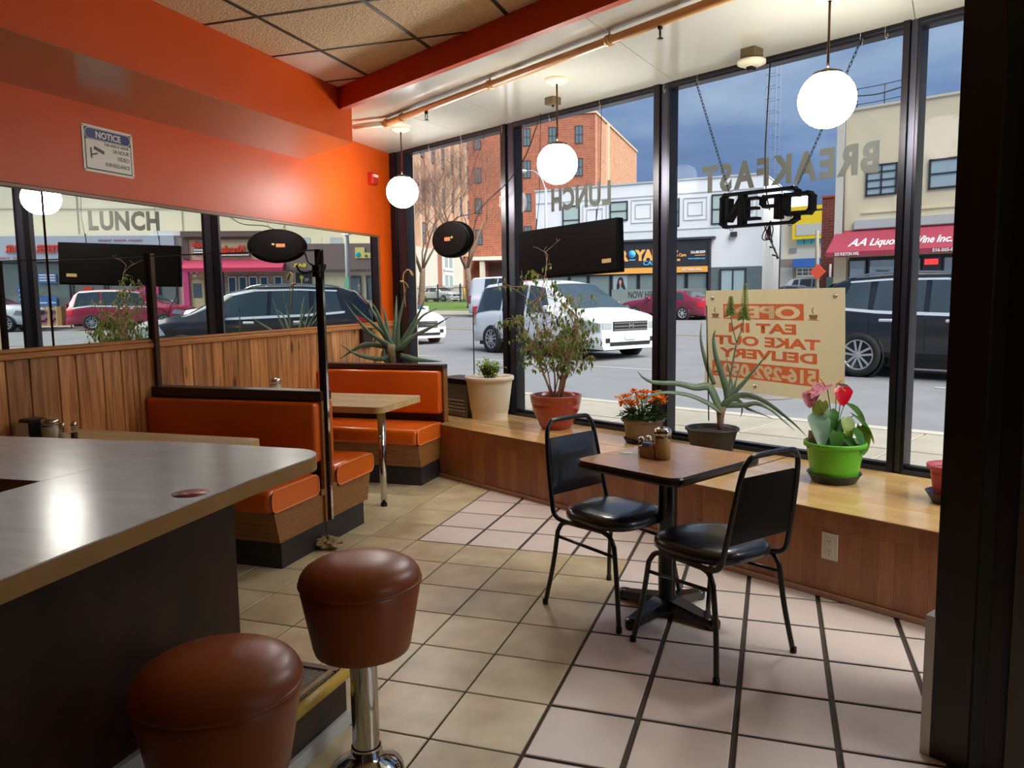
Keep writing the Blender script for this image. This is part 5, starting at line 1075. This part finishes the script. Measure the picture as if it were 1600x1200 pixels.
m_rb = brickmat('weathered red brick', '#8a4a3d', '#7b4034', '#9a6a5a', 1., .5, .17, .015, .9, 'XZ'); bx('wall', (-13.1, -9.5, 0, 10, 0, 7.3), m_rb, rb); bx('coping', (-13.15, -9.4, -.05, 10, 7.3, 7.42), mat('red coping', '#b3483a', .8), rb); bx('meter_box', (-12.6, -11.9, -.3, 0, 1.2, 2.4), mat('green meter box', '#6b8580', .6), rb)
for x in (-12.4, -12.0, -11.7): obj('standpipe', MB().tube([(x, -.2, .3), (x, -.2, 3.2)], .07, 6), m_wt, rb)

# ------------------------------------------------------------------ shops straight across the street (seen in the wall mirror)
cbk = thing('cream_building', 'large plain cream building rising behind the low shops', 'building', AB(0, 35), SA); m_crw = mat('warm cream render', '#dcd6c0', .8, var=.03, vs=.5)
bx('wall', (2.2, 27, 0, 10, 0, 12), m_crw, cbk); bx('panel_joint', (2.2, 27, -.03, 0, 6.2, 6.26), mat('grey joint', '#a9a594', .8), cbk)
for x in (7.2, 12.4, 17.6): bx('panel_joint', (x, x + .05, -.03, 0, 4.5, 12), MATS['grey joint'], cbk)
S1 = thing('repair_shop', 'shop with a pale sign reading REPAIR in red and bright pink posts', 'shop', AB(0, 32), SA)
m_psb = mat('pale grey sign board', '#b3bcc6', .6); m_pink = mat('bright pink paint', '#d04a86', .55); m_shop = mat('grey green shop window', '#6f7a78', .15, spec=.7)
bx('wall', (11.6, 21.5, 0, 2.9, 0, 4.72), m_crw, S1); s1 = bx('sign_board', (11.9, 19.9, -.25, 0, 3.46, 4.62), m_psb, S1); bx('teal_sign', (19.95, 22, -.28, 0, 3.4, 4.7), mat('teal sign', '#1f9fb8', .5), S1)
m_rl = mat('red orange letters', '#d8442a', .5); ftxt(s1, 'COMPUTER REPAIR', 15.75, 19.25, 3.86, .34, m_rl, y=-.29, bold=.014, ext=.03); ftxt(s1, 'UNLOCK  PHONES  TABLETS', 13.4, 15.4, 4.36, .09, MATS['pink packet'], y=-.26); ftxt(s1, 'SALE  CASES', 18.5, 19.7, 3.54, .12, MATS['pink packet'], y=-.26)
for a, b in ((11.9, 12.75), (13.75, 15.2), (15.3, 16.8), (16.9, 18.2), (18.55, 19.8)): window(S1, a, b, .75, 3.4, gl=m_shop, nz=1, y=-.05, w=.06)
for a, b in ((18.28, 18.5), (12.8, 13.65), (11.35, 11.62)): bx('pink_post', (a, b, -.16, 0, .3, 3.45), m_pink, S1)
bx('pink_plinth', (11.6, 19.9, -.14, 0, .25, .75), m_pink, S1)
m_bp = mat('blue poster', '#3f74b8', .6)
for a, b, c, d in ((18.52, 18.9, 1.5, 2.3), (17.5, 17.95, 2.4, 2.85), (17.55, 18.0, .8, 1.75), (18.52, 18.85, .8, 1.3), (19.0, 19.5, .9, 1.5)):
    q = bx('blue_poster', (a, b, -.14, -.12, c, d), m_bp, S1)
    for k in range(3): bx('print_line', (a + .05, b - .05, -.145, -.139, c + .1 + (d - c) * .28 * k, c + .1 + (d - c) * .28 * k + .06), m_wt, q)
bx('red_poster', (15.9, 16.3, -.14, -.12, 1.9, 2.2), m_rl, S1); bx('white_ac_unit', (12.1, 12.7, -.35, 0, 1.0, 1.5), m_wt, S1); bx('roof_sign', (11.6, 12.9, -.1, 0, 4.62, 4.85), m_wt, S1)
bxs = thing('cardboard_box', 'brown cardboard box standing on the pavement by the shop', 'box', AB(17.3, 31.3, GZ(31) + .1), SA); obj('carton', MB().box(-.25, .25, -.2, .2, 0, .9), mat('cardboard', '#a8814f', .8), bxs); bx('tape', (-.05, .05, -.203, .203, .0, .903), mat('pale tape', '#c9b48a', .5), bxs)

S2 = thing('restaurant', 'cream restaurant front with red script sign and magenta awning', 'shop', AB(0, 32), SA)
m_crs = mat('cream yellow stucco', '#d2c196', .8, var=.04, vs=1); m_crn = mat('brown cornice', '#6d584f', .7); m_mag = mat('magenta awning cloth', '#b02f52', .7)
bx('wall', (6.7, 11.36, 0, 2.9, 0, 4.45), m_crs, S2); obj('cornice', MB().box(6.55, 11.6, -.22, .1, 4.55, 4.82).box(6.62, 11.5, -.12, .1, 4.42, 4.55), m_crn, S2); bx('end_pier', (11.3, 11.6, -.08, 0, 3.5, 4.5), m_crn, S2)
ftxt(S2, 'Miranda Rest.', 8.62, 10.5, 3.80, .34, m_rl, y=-.06, bold=.016, ext=.05); ftxt(S2, 'style', 10.58, 11.12, 4.08, .26, m_rl, y=-.06, bold=.016, ext=.05)
bx('sign_strip', (8.38, 10.25, -.1, 0, 3.60, 3.72), m_wfr, S2); bx('sign_strip_face', (8.42, 10.22, -.12, -.1, 3.635, 3.70), m_wt, S2); bx('sign_strip', (10.58, 11.08, -.1, 0, 3.74, 3.98), m_wfr, S2); bx('sign_strip_face', (10.6, 11.05, -.12, -.1, 3.885, 3.96), m_wt, S2); bx('sign_strip_face', (10.6, 11.05, -.12, -.1, 3.765, 3.84), m_wt, S2)
obj('awning', MB().add([(6.7, 0, 3.45), (11.45, 0, 3.45), (11.55, -.9, 3.02), (6.7, -.9, 3.02), (6.7, -.9, 2.83), (11.55, -.9, 2.83), (6.7, 0, 2.9), (11.45, 0, 2.9)], [(0, 3, 2, 1), (3, 4, 5, 2), (1, 2, 5, 7), (0, 6, 4, 3), (6, 7, 5, 4)]), m_mag, S2)
obj('flood_light', MB().box(10.95, 11.15, -.15, 0, 2.62, 2.78, b=.03).ball((10.93, -.2, 2.85), .06, 10, 8).ball((11.17, -.2, 2.85), .06, 10, 8), m_wt, S2)
d1 = bx('cream_door', (10.68, 11.28, -.05, 0, .35, 2.5), mat('cream door paint', '#cdbd96', .6), S2); bx('door_pane', (10.78, 11.18, -.06, -.05, 1.6, 2.3), m_win, d1)
bx('purple_door', (9.70, 10.22, -.05, 0, .35, 2.85), mat('dark purple door', '#4a3f4c', .4), S2)
m_pbk = brickmat('pale stone brick', '#d0c2aa', '#b3a68e', '#8f8371', 1., .34, .1, .02, .85, 'XZ'); bx('brick_facing', (6.55, 9.66, -.06, 0, 1.5, 2.9), m_pbk, S2); m_cob = mat('rubble stone', '#8a7a64', .9, var=.45, vs=9, bump=1., bs=12); bx('stone_base', (6.55, 9.66, -.12, 0, .3, 1.52), m_cob, S2)
for a in (9.09, 8.58, 8.09, 7.56, 6.88): window(S2, a, a + .40, 1.5, 2.62, fr_=m_wfw, gl=mat('blue dark glass', '#3f5a6a', .1, spec=.8), nz=1, y=-.1, w=.05)
S3 = thing('corner_bar', 'low cream bar with brown fascia and yellow lettering beside restaurant', 'shop', AB(0, 32), SA)
m_bf = mat('mauve brown fascia', '#7b6a66', .7); bx('wall', (1.95, 6.68, 0, 2.9, 0, 4.1), mat('pale cream stucco', '#d3c9a8', .8, var=.03, vs=1), S3); bx('fascia', (1.95, 6.68, -.3, 0, 2.9, 4.18), m_bf, S3); bx('soffit_strip', (1.95, 6.68, -.2, 0, 2.78, 2.92), mat('grey brown strip', '#948a80', .7), S3)
m_yt = mat('yellow letters', '#e6cf4a', .5); ftxt(S3, 'BAR', 5.67, 6.30, 3.05, .17, m_yt, y=-.32, bold=.012)
bd = bx('black_door', (5.45, 6.24, -.06, 0, .35, 2.80), m_wfr, S3); ftxt(bd, '92', 5.62, 5.8, 2.35, .16, m_wt, y=-.07); obj('emblem', MB().ball((5.95, -.07, 2.55), .10, 10, 8, (1, .1, 1)).box(5.92, 5.98, -.08, -.06, 2.25, 2.5), m_yt, bd); bx('door_pane', (5.5, 6.2, -.07, -.06, 1.2, 2.1), m_win, bd)
ys_ = bx('yellow_sign', (2.1, 3.66, -.34, -.3, 3.45, 3.72), mat('pale yellow sign', '#d9cf7a', .6), S3); bx('yellow_sign', (3.2, 3.66, -.34, -.3, 3.72, 3.98), MATS['pale yellow sign'], S3); ftxt(ys_, '218 - 6', 2.3, 3.2, 3.5, .16, m_wfr, y=-.35); obj('sign_globe', MB().ball((3.52, -.35, 3.62), .13, 12, 8, (1, .15, 1)), MATS['teal sign'], ys_)
for a, b in ((3.45, 4.05), (2.6, 3.2), (2.05, 2.45)): window(S3, a, b, 1.4, 2.58, gl=m_win, nz=1, y=-.03, w=.05)
for x in (4.4, 5.6): bx('roof_unit', (x, x + .6, .6, 1.2, 4.1, 4.55), m_psb, S3)
# poles and lamps
up_ = thing('utility_pole', 'grey utility pole with white box, opposite the diner', 'pole', AB(3.9, 30.4, GZ(30.4) + .1)); obj('shaft', MB().lathe([(.13, 0), (.09, 7)], 12), mat('grey steel pole', '#a3a6a6', .5), up_); bx('control_box', (-.3, .05, -.35, -.08, 4.1, 4.6), m_wt, up_); bx('green_plate', (-.14, .14, -.16, -.12, 1.6, 2.1), mat('green plate', '#4f8a70', .5), up_)
sl2 = thing('street_lamp', 'tall grey street lamp with curved arm before the brick block', 'street lamp', AB(-23.1, 30, GZ(30) + .1), SA); obj('shaft', MB().lathe([(.09, 0), (.06, 7.2)], 10), MATS['grey steel pole'], sl2); obj('arm', MB().tube(bez([(0, 0, 7.1), (-.3, 0, 7.75), (-.8, 0, 8.2), (-1.4, 0, 8.35)], 6), .04, 8), MATS['grey steel pole'], sl2); obj('lamp_head', MB().ball((-1.75, 0, 8.33), .36, 14, 8, (1, .45, .3)), m_wt, sl2)
at = thing('lattice_mast', 'thin steel lattice mast rising behind the white building', 'mast', AB(-23.3, 60, GZ(60)), SA); g = MB(); h = 27; w_ = .42
for sx in (-1, 1):
    for sy in (-1, 1): g.tube([(sx * w_, sy * w_, 0), (sx * w_, sy * w_, h)], .035, 4)
for k in range(24):
    z = 3 + k; g.tube([(-w_, -w_, z), (w_, -w_, z)], .025, 4, caps=False).tube([(-w_, w_, z), (w_, w_, z)], .025, 4, caps=False).tube([(-w_, -w_, z), (-w_, w_, z)], .025, 4, caps=False).tube([(w_, -w_, z), (w_, w_, z)], .025, 4, caps=False)
obj('lattice', g, mat('weathered steel', '#6e7c94', .6), at)
up2 = thing('utility_pole', 'leaning wooden pole with an orange road sign, in the alley', 'pole', AB(-7.85, 31.2, GZ(31) + .1), SA); obj('shaft', MB().tube([(0, 0, 0), (-.1, 0, 3.9)], .09, 8), mat('grey wood pole', '#8b8272', .8), up2); obj('orange_sign', MB().box(-.26, .26, -.02, .02, -.26, .26, M=Matrix.Translation((.03, -.14, 2.02)) @ Matrix.Rotation(R(45), 4, 'Y')), mat('orange road sign', '#e0563a', .6), up2); obj('barricade_foot', MB().box(-.3, .3, -.15, .15, 0, .18), mat('yellow plastic', '#d9b23c', .6), up2)

# ------------------------------------------------------------------ iron fence, bare trees
fn = thing('iron_fence', 'black iron picket fence running behind the lawn', 'fence', AB(0, 44.2, 1.0), SA); g = MB()
for k in range(150): x = -57 + .16 * k; g.box(x - .018, x + .018, -.018, .018, 0, 1.5)
o = obj('pickets', g, m_wfr, fn); o['kind'] = 'stuff'
for z in (.15, 1.25): bx('rail', (-57, -33, -.025, .025, z, z + .05), m_wfr, fn)
for k in range(9): bx('post', (-57 + 3 * k - .05, -57 + 3 * k + .05, -.05, .05, -.05, 1.65), m_wfr, fn)
for k, x in enumerate((-46.4, -45.2, -44.2, -43.2, -42.2)):
    t = thing('bollard', ('first', 'second', 'third', 'fourth', 'fifth')[k] + ' yellow bollard behind the iron fence, counted from the left', 'bollard', AB(x, 46 + .3 * (k % 2), 1.03), 0, 'yellow bollards behind the fence'); obj('post', MB().lathe([(.11, 0), (.11, 1.25), (.09, 1.32), (.01, 1.35)], 12), mat('bollard yellow', '#d8b832', .6), t); obj('base_ring', MB().lathe([(.16, 0), (.16, .06)], 12), m_wfr, t)
m_brk2 = mat('grey brown bark', '#6a5746', .9, var=.25, vs=6); m_twg = mat('bare pinkish twigs', '#7a6055', .9)
def bare_tree(label, loc, H, seed, lean):
    rn = random.Random(seed); t = thing('bare_tree', label, 'tree', loc, 0, 'bare trees on the lawn'); big = MB(); sm = MB()
    def br_(p, d, L, r, lvl):
        pts = [p.copy()]; rr = [r]; n = 4
        for i in range(n):
            d = (d + Vector((rn.gauss(0, .07), rn.gauss(0, .07), .04 + rn.gauss(0, .04)))).normalized(); p = p + d * L / n; pts.append(p.copy()); rr.append(max(.006, r * (1 - .6 * (i + 1) / n)))
            if lvl < 4 and i > 0:
                for q in range(2 if lvl else 1):
                    if rn.random() < .9:
                        a = rn.uniform(0, 2 * PI); sp = .75 if lvl else .7; br_(p, (d + Vector((math.cos(a), math.sin(a), .15)) * sp).normalized(), L * rn.uniform(.5, .68), rr[-1] * .6, lvl + 1)
        (big if lvl < 2 else sm).tube(pts, rr, 8 if lvl < 2 else 3, caps=lvl < 2)
    p = Vector((0, 0, -.1)); top = Vector((lean, 0, H * .27)); obj('trunk', MB().tube([p, Vector((0, 0, .3)), top * .5, top], [.42, .30, .25, .22], 12), m_brk2, t)
    for k in range(5): a = k * 1.3 + seed; br_(top * (.8 + .05 * k), Vector((math.cos(a) * .45, math.sin(a) * .45, 1)).normalized(), H * .46, .13 - .012 * k, 0)
    obj('branches', big, m_brk2, t); o = obj('twigs', sm, m_twg, t); o['kind'] = 'stuff'
bare_tree('bare tree nearer the orange wall corner, left of the two on the lawn', AB(-43.8, 38.5, .58), 12.2, 3, .2)
bare_tree('bare tree behind the white van, right of the two on the lawn', AB(-37.9, 38.5, .58), 11.5, 8, -.25)
# ================================================================== vehicles (x forward, origin on the ground under the rear axle)
m_tyre = mat('tyre rubber', '#1a1a1b', .8); m_rim = mat('alloy rim', '#b5b7ba', .3, metal=.7); m_trim = mat('black car trim', '#141416', .5); m_cg = mat('car window glass', '#2f3c42', .05, spec=1.); m_cgl = mat('light car glass', '#9cc0c4', .05, spec=1.); m_hl = mat('headlamp glass', '#8d979d', .1, spec=1.); m_tlr = mat('tail lamp red', '#b5202a', .25); m_chr = m_chrome; m_pl8 = mat('number plate', '#c9cdd2', .5)
def lerp_prof(P, x):
    if x <= P[0][0]: return P[0][1]
    for (a, b), (c, d) in zip(P[:-1], P[1:]):
        if x <= c: return b + (d - b) * (x - a) / (c - a)
    return P[-1][1]
def car(label, loc, rz, paint, S, cat='car', group=None, detail=True, name='car'):
    t = thing(name, label, cat, loc, rz, group)
    xr, xf, wb, W = -S['ro'], S['wb'] + S['fo'], S['wb'], S['w'] / 2
    top, belt, zs = S['top'], S['belt'], S.get('sill', .28); wr_ = S.get('roofw', .74)
    n = 46; xs = [xr + (xf - xr) * i / n for i in range(n + 1)]
    def sect(x, q):   # q 0 = sill ... 1 = centre of the top; returns (y, z)
        zt = lerp_prof(top, x); zbl = min(lerp_prof(belt, x), zt - .01)
        e = min((x - xr) / .5, (xf - x) / .75, 1.); wx = W * (1 - .16 * (1 - max(0, e)) ** 2); zb_ = zs - (.05 * (1 - e) if e < 1 else 0)
        g_ = min(1, (zt - zbl) / .42); wrf = wx * (.955 - (.955 - wr_) * g_)
        K = [(0, wx * .93, zb_), (.1, wx * .985, zb_ + .10), (.28, wx, zb_ + .55 * (zbl - zb_)), (.4, wx * .985, zbl - .05), (.44, wx * .955, zbl), (.74, wrf + .02 * g_, zt - .085 * g_ - .004), (.80, wrf - .05 * wx, zt - .03 * g_), (.90, wrf * .55, zt - .004), (1., 0., zt + .006)]
        for (a, y0, z0), (b, y1, z1) in zip(K[:-1], K[1:]):
            if q <= b + 1e-9: u = (q - a) / (b - a); return y0 + (y1 - y0) * u, z0 + (z1 - z0) * u
        return K[-1][1:]
    qs = [0, .05, .1, .19, .28, .34, .4, .44, .52, .6, .67, .74, .77, .80, .85, .9, .95, 1.]
    v = []; f = []; m_ = len(qs) * 2 - 1
    for x in xs:
        L = [sect(x, q) for q in qs]
        v += [(x, y, z) for y, z in L] + [(x, -y, z) for y, z in L[-2::-1]]
    for i in range(n):
        for j in range(m_ - 1): a = i * m_ + j; f.append((a, a + m_, a + m_ + 1, a + 1))
        f.append((i * m_, i * m_ + m_ - 1, (i + 1) * m_ + m_ - 1, (i + 1) * m_))
    f.append(list(range(m_))); f.append([n * m_ + j for j in range(m_)][::-1])
    body = obj('body', MB().add(v, f, True), paint, t); body.data.set_sharp_from_angle(angle=R(38))
    def patch(nm, mm, x0, x1, q0, q1, side, off=.008, nu=8, nv=6, x0t=None, x1t=None, parent=t):
        def fn(u, w):
            q = q0 + (q1 - q0) * w; a = x0 + ((x0t if x0t is not None else x0) - x0) * w; b = x1 + ((x1t if x1t is not None else x1) - x1) * w; x = a + (b - a) * u
            y, z = sect(x, q); k = .0 if q < .44 else .35; return (x, side * (y + off), z + off * k)
        return obj(nm, MB().grid(fn, nu, nv), mm, parent)
    def over(nm, mm, x0, x1, off=.01, qe=.80):      # glass across the car (windscreen, rear window)
        def fn(u, w):
            x = x0 + (x1 - x0) * w; s_ = u * 2 - 1; q = 1 - (1 - qe) * abs(s_) ; y, z = sect(x, q); return (x, (y if s_ > 0 else -y) * 1.0, z + off)
        return obj(nm, MB().grid(fn, 12, 8), mm, t)
    for side in (1, -1):
        for k, (a, b, at_, bt_) in enumerate(S['win']):
            patch('window', S.get('glass', m_cg), a, b, .455, .73, side, .010, x0t=at_, x1t=bt_)
        if S.get('chrome'):
            a0, b0, a1, b1 = S['win'][0][0], S['win'][-1][1], S['win'][0][2], S['win'][-1][3]
            patch('chrome_strip', m_brt, a0 - .05, b0 + .05, .43, .458, side, .014, 12, 1); patch('chrome_strip', m_brt, a1 - .02, b1 + .03, .725, .745, side, .012, 12, 1)
        for ax in (0, wb):
            wr = S['wr']; y = W * .985
            M = Matrix.Translation((ax, side * y, wr)) @ Matrix.Rotation(-side * PI / 2, 4, 'X')
            obj('wheel_arch', MB().lathe([(wr + .05, -.12), (wr + .05, .008), (wr + .03, .012), (wr + .025, -.1)], 28, M), S.get('arch', m_trim), t)
            wl_ = obj('wheel', MB().lathe([(wr * .62, -.16), (wr * .97, -.15), (wr, -.12), (wr, .015), (wr * .965, .035), (wr * .72, .04), (wr * .68, .02)], 32, M), m_tyre, t)
            rm = MB().lathe([(wr * .70, .03), (wr * .66, .036), (wr * .63, .02)], 28, M, caps=False).lathe([(wr * .15, .03), (wr * .1, .036), (.002, .037)], 14, M, caps=False)
            ns = S.get('spokes', 5)
            for k in range(ns):
                A = M @ Matrix.Rotation(2 * PI * k / ns + .3, 4, 'Z')
                for dlt in (-.16, .16) if S.get('double', True) else (0,): rm.add([A @ Vector(p) for p in [(wr * .1, wr * (dlt * .3 - .05), .03), (wr * .1, wr * (dlt * .3 + .05), .03), (wr * .66, wr * (dlt + .055), .03), (wr * .66, wr * (dlt - .055), .03)]], [(0, 1, 2, 3)])
            obj('rim', rm, S.get('rimm', m_rim), wl_)
            obj('hub_back', MB().lathe([(wr * .66, .005), (.002, .006)], 24, M, caps=False), m_trim, wl_)
        if detail:
            for hx in S.get('handles', ()): obj('door_handle', MB().box(hx - .11, hx + .11, side * (W * .985) - .02, side * (W * .985) + .035, S['hz'] - .025, S['hz'] + .025, b=.012), S.get('handm', paint), t)
            for dx in S.get('doors', ()): patch('door_seam', m_trim, dx - .006, dx + .006, .12, .438, side, .004, 1, 6)
            y, z = sect(S['mir'], .47); obj('side_mirror', MB().box(S['mir'] - .08, S['mir'] + .10, min(side * (y + .02), side * (y + .20)), max(side * (y + .02), side * (y + .20)), z + .02, z + .17, b=.03, seg=2), S.get('mirm', paint), t)
            patch('sill_trim', S.get('sillm', m_trim), .42, wb - .42, .0, .085, side, .006, 8, 2)
            if S.get('rails'): a, b = S['rails']; obj('roof_rail', MB().tube([(a + (b - a) * u, side * sect(a + (b - a) * u, .80)[0], sect(a + (b - a) * u, .80)[1] + .045 * math.sin(PI * min(1, max(0, u))) ** .35 + .006) for u in [i / 14 for i in range(15)]], .02, 6), m_chr, t)
        patch('headlamp', m_hl, xf - .62, xf - .03, .30, .40, side, .010, 6, 3, x0t=xf - .5)
        patch('tail_lamp', m_tlr, xr + .02, xr + .32, *S.get('tlq', (.30, .42)), side, .010, 4, 3)
    over('windscreen', S.get('wsg', m_cg), *S['ws'])
    if S.get('rw'): over('rear_window', m_cg, *S['rw'])
    zf = lerp_prof(top, xf); hwf = W * .84
    def fbox(nm, mm, y0, y1, z0, z1, d=.02): return bx(nm, (xf - .01, xf + d, y0, y1, z0, z1), mm, t, b=.006)
    gr_ = fbox('grille', m_trim, -hwf * .62, hwf * .62, zf - .25, zf - .05)
    if detail:
        for k in range(3): bx('grille_bar', (xf + .018, xf + .028, -hwf * .6, hwf * .6, zf - .235 + .07 * k, zf - .215 + .07 * k), m_chr, gr_)
        em = MB().box(xf + .02, xf + .035, -.07, -.045, zf - .20, zf - .08).box(xf + .02, xf + .035, .045, .07, zf - .20, zf - .08).box(xf + .02, xf + .035, -.05, .05, zf - .15, zf - .125); obj('emblem', em, m_chr, gr_)
        fbox('lower_intake', m_trim, -hwf * .72, hwf * .72, zs + .03, zs + .11)
        for s_ in (-1, 1): fbox('fog_lamp', m_trim, s_ * hwf * .8 - .06, s_ * hwf * .8 + .06, zs + .1, zs + .2)
    for s_ in (-1, 1): fbox('headlamp', m_hl, *sorted((s_ * hwf * .66, s_ * hwf * .99)), zf - .21, zf - .07, .012)
    fbox('front_plate', m_pl8, -.16, .16, zs + .15, zs + .27, .03)
    bx('rear_plate', (xr - .02, xr + .01, -.16, .16, .62, .77), m_pl8, t)
    bx('underbody', (xr + .25, xf - .45, -W * .8, W * .8, .17, zs + .08), m_trim, t)
    for s_ in (-1, 1): bx('tail_lamp', (xr - .015, xr + .02, s_ * W * .66 - .14, s_ * W * .66 + .14, *S.get('tlz', (.72, .92))), m_tlr, t, b=.008)
    return t
m_brt = mat('bright car trim', '#d9dde0', .25, metal=.4)
p_white = mat('white car paint', '#dcdfe2', .22, coat=.5); p_dark = mat('graphite car paint', '#20242b', .25, metal=.2, coat=.5); p_mar = mat('maroon car paint', '#7a2438', .3, coat=.5); p_red = mat('metallic red car paint', '#8e1f38', .22, coat=.6); p_grey = mat('grey car paint', '#5a6268', .25, coat=.5)
VAN = dict(ro=1.08, fo=.95, wb=3.0, w=1.97, wr=.345, top=[(-1.08, .95), (-1.0, 1.25), (-.80, 1.58), (-.55, 1.72), (.2, 1.77), (1.4, 1.765), (2.0, 1.68), (2.55, 1.40), (3.0, 1.10), (3.4, 1.03), (3.75, .97), (3.95, .88)], belt=[(-1.08, .92), (0, 1.03), (2.4, .97), (3.2, .95), (3.95, .84)], win=[(-.75, .35, -.6, .3), (.42, 1.35, .40, 1.3), (1.43, 2.35, 1.38, 1.95)], ws=(2.02, 3.0), rw=(-1.0, -.62), mir=2.35, handles=(1.2, 1.75), hz=.92, doors=(.4, 1.4), spokes=5, handm=p_white, tlq=(.30, .48), tlz=(.9, 1.15))
SUV = dict(ro=.95, fo=.95, wb=2.71, w=1.86, wr=.365, sill=.33, top=[(-.95, .98), (-.88, 1.25), (-.62, 1.55), (-.3, 1.66), (.4, 1.70), (1.3, 1.69), (1.85, 1.58), (2.25, 1.36), (2.62, 1.14), (3.1, 1.08), (3.45, 1.02), (3.66, .92)], belt=[(-.95, .96), (-.5, 1.13), (.3, 1.06), (2.3, 1.0), (3.0, .98), (3.66, .88)], win=[(-.35, .12, -.22, .1), (.20, .98, .22, .96), (1.06, 2.15, 1.04, 1.72)], ws=(1.86, 2.6), rw=(-.9, -.55), mir=2.0, handles=(.42, 1.42), hz=.94, doors=(.15, 1.02), rails=(-.3, 1.5), chrome=True, spokes=5, handm=m_brt, sillm=m_trim, arch=m_trim)
SED = dict(ro=1.05, fo=.92, wb=2.65, w=1.78, wr=.315, sill=.24, top=[(-1.05, .82), (-.95, .98), (-.35, 1.06), (.15, 1.30), (.45, 1.40), (.9, 1.44), (1.4, 1.42), (1.75, 1.30), (2.35, 1.0), (2.9, .94), (3.3, .86), (3.57, .74)], belt=[(-1.05, .8), (-.3, .96), (1.2, .93), (2.3, .9), (3.57, .70)], win=[(.0, .62, .28, .6), (.72, 1.9, .70, 1.45)], ws=(1.55, 2.32), rw=(-.3, .28), mir=1.85, handles=(.55, 1.15), hz=.80, doors=(.67,), spokes=7, double=False, rimm=mat('silver hubcap', '#c6c8c9', .4))
def on_road(a, b, h=0.): return AB(a, b, GZ(b) + h)
HD = lambda d: SA + R(d)
# heading = street right (+a) rotated by d; the origin is the rear axle centre
def park(a, b, d, w): c = R(d); return on_road(a - math.sin(c) * w / 2 * 1, b + math.cos(c) * w / 2)
car('white minivan driving right, behind the ribbed red pot', park(-7.37, 9.0, -12, 1.94), HD(-12), p_white, VAN, 'minivan', name='minivan')
car('graphite SUV in the near lane at the right window', park(1.81, 8.25, -3, 1.83), HD(-3), p_dark, SUV, 'SUV', name='sport_utility_vehicle')
car('white sedan facing right, cut off by the orange wall corner', on_road(-14.7, 11.0), HD(-14), p_white, SED, 'car')
RT = dict(SED); RT['top'] = [(-1.05, .90), (-.95, 1.0), (-.45, 1.06), (-.05, 1.30), (.25, 1.38), (1.35, 1.39), (1.65, 1.29), (2.25, 1.0), (2.9, .93), (3.4, .84), (3.57, .74)]; RT['win'] = [(-.05, .55, .12, .52), (.65, 1.9, .63, 1.5)]; RT['rw'] = (-.42, .1); RT['arch'] = p_mar
car('maroon sedan parked across the street, nose to the left', on_road(-12.85, 28.6), HD(180), p_mar, RT, 'car')
RM = dict(VAN); RM['rimm'] = m_rim; RM['arch'] = p_red; RM['glass'] = m_cg
RM['chrome'] = True
car('red minivan parked opposite, nose to the left, seen in the mirror', on_road(14.15, 28.3), HD(180), p_red, RM, 'minivan', name='minivan')
car('silver white SUV parked opposite, at the left of the mirror', on_road(20.0, 28.2), HD(180), p_white, SUV, 'SUV', name='sport_utility_vehicle')
car('white sedan with red tail lights, glimpsed behind the SUV in the mirror', on_road(7.0, 20.5), HD(180), p_white, SED, 'car')
car('pale sedan with red tail lamp, between white minivan and maroon sedan', on_road(-14.6, 23.0), HD(185), p_white, SED, 'car')
car('white sedan parked behind the iron fence', AB(-52.9, 47.6, 1.04), HD(4), p_white, SED, 'car')
AMB = dict(VAN); AMB['top'] = [(-1.08, 1.2), (-1.0, 2.2), (-.8, 2.35), (1.6, 2.38), (2.0, 2.2), (2.5, 1.6), (3.0, 1.25), (3.6, 1.12), (3.95, .9)]; AMB['belt'] = [(-1.08, 1.15), (2.4, 1.2), (3.95, .85)]; AMB['win'] = [(.3, 1.3, .3, 1.28), (1.4, 2.3, 1.38, 1.95)]; pass
am = car('tall white van parked across the street, above the minivan roof', on_road(-26.6, 29.0), HD(0), p_white, AMB, 'van', name='van')
car('dark hatchback parked in the alley beside the white building', AB(-15.3, 44.0, .5), HD(0), p_grey, SED, 'car')
car('white car parked in the alley behind the dark hatchback', AB(-15.3, 47.5, .75), HD(0), p_white, SUV, 'car')
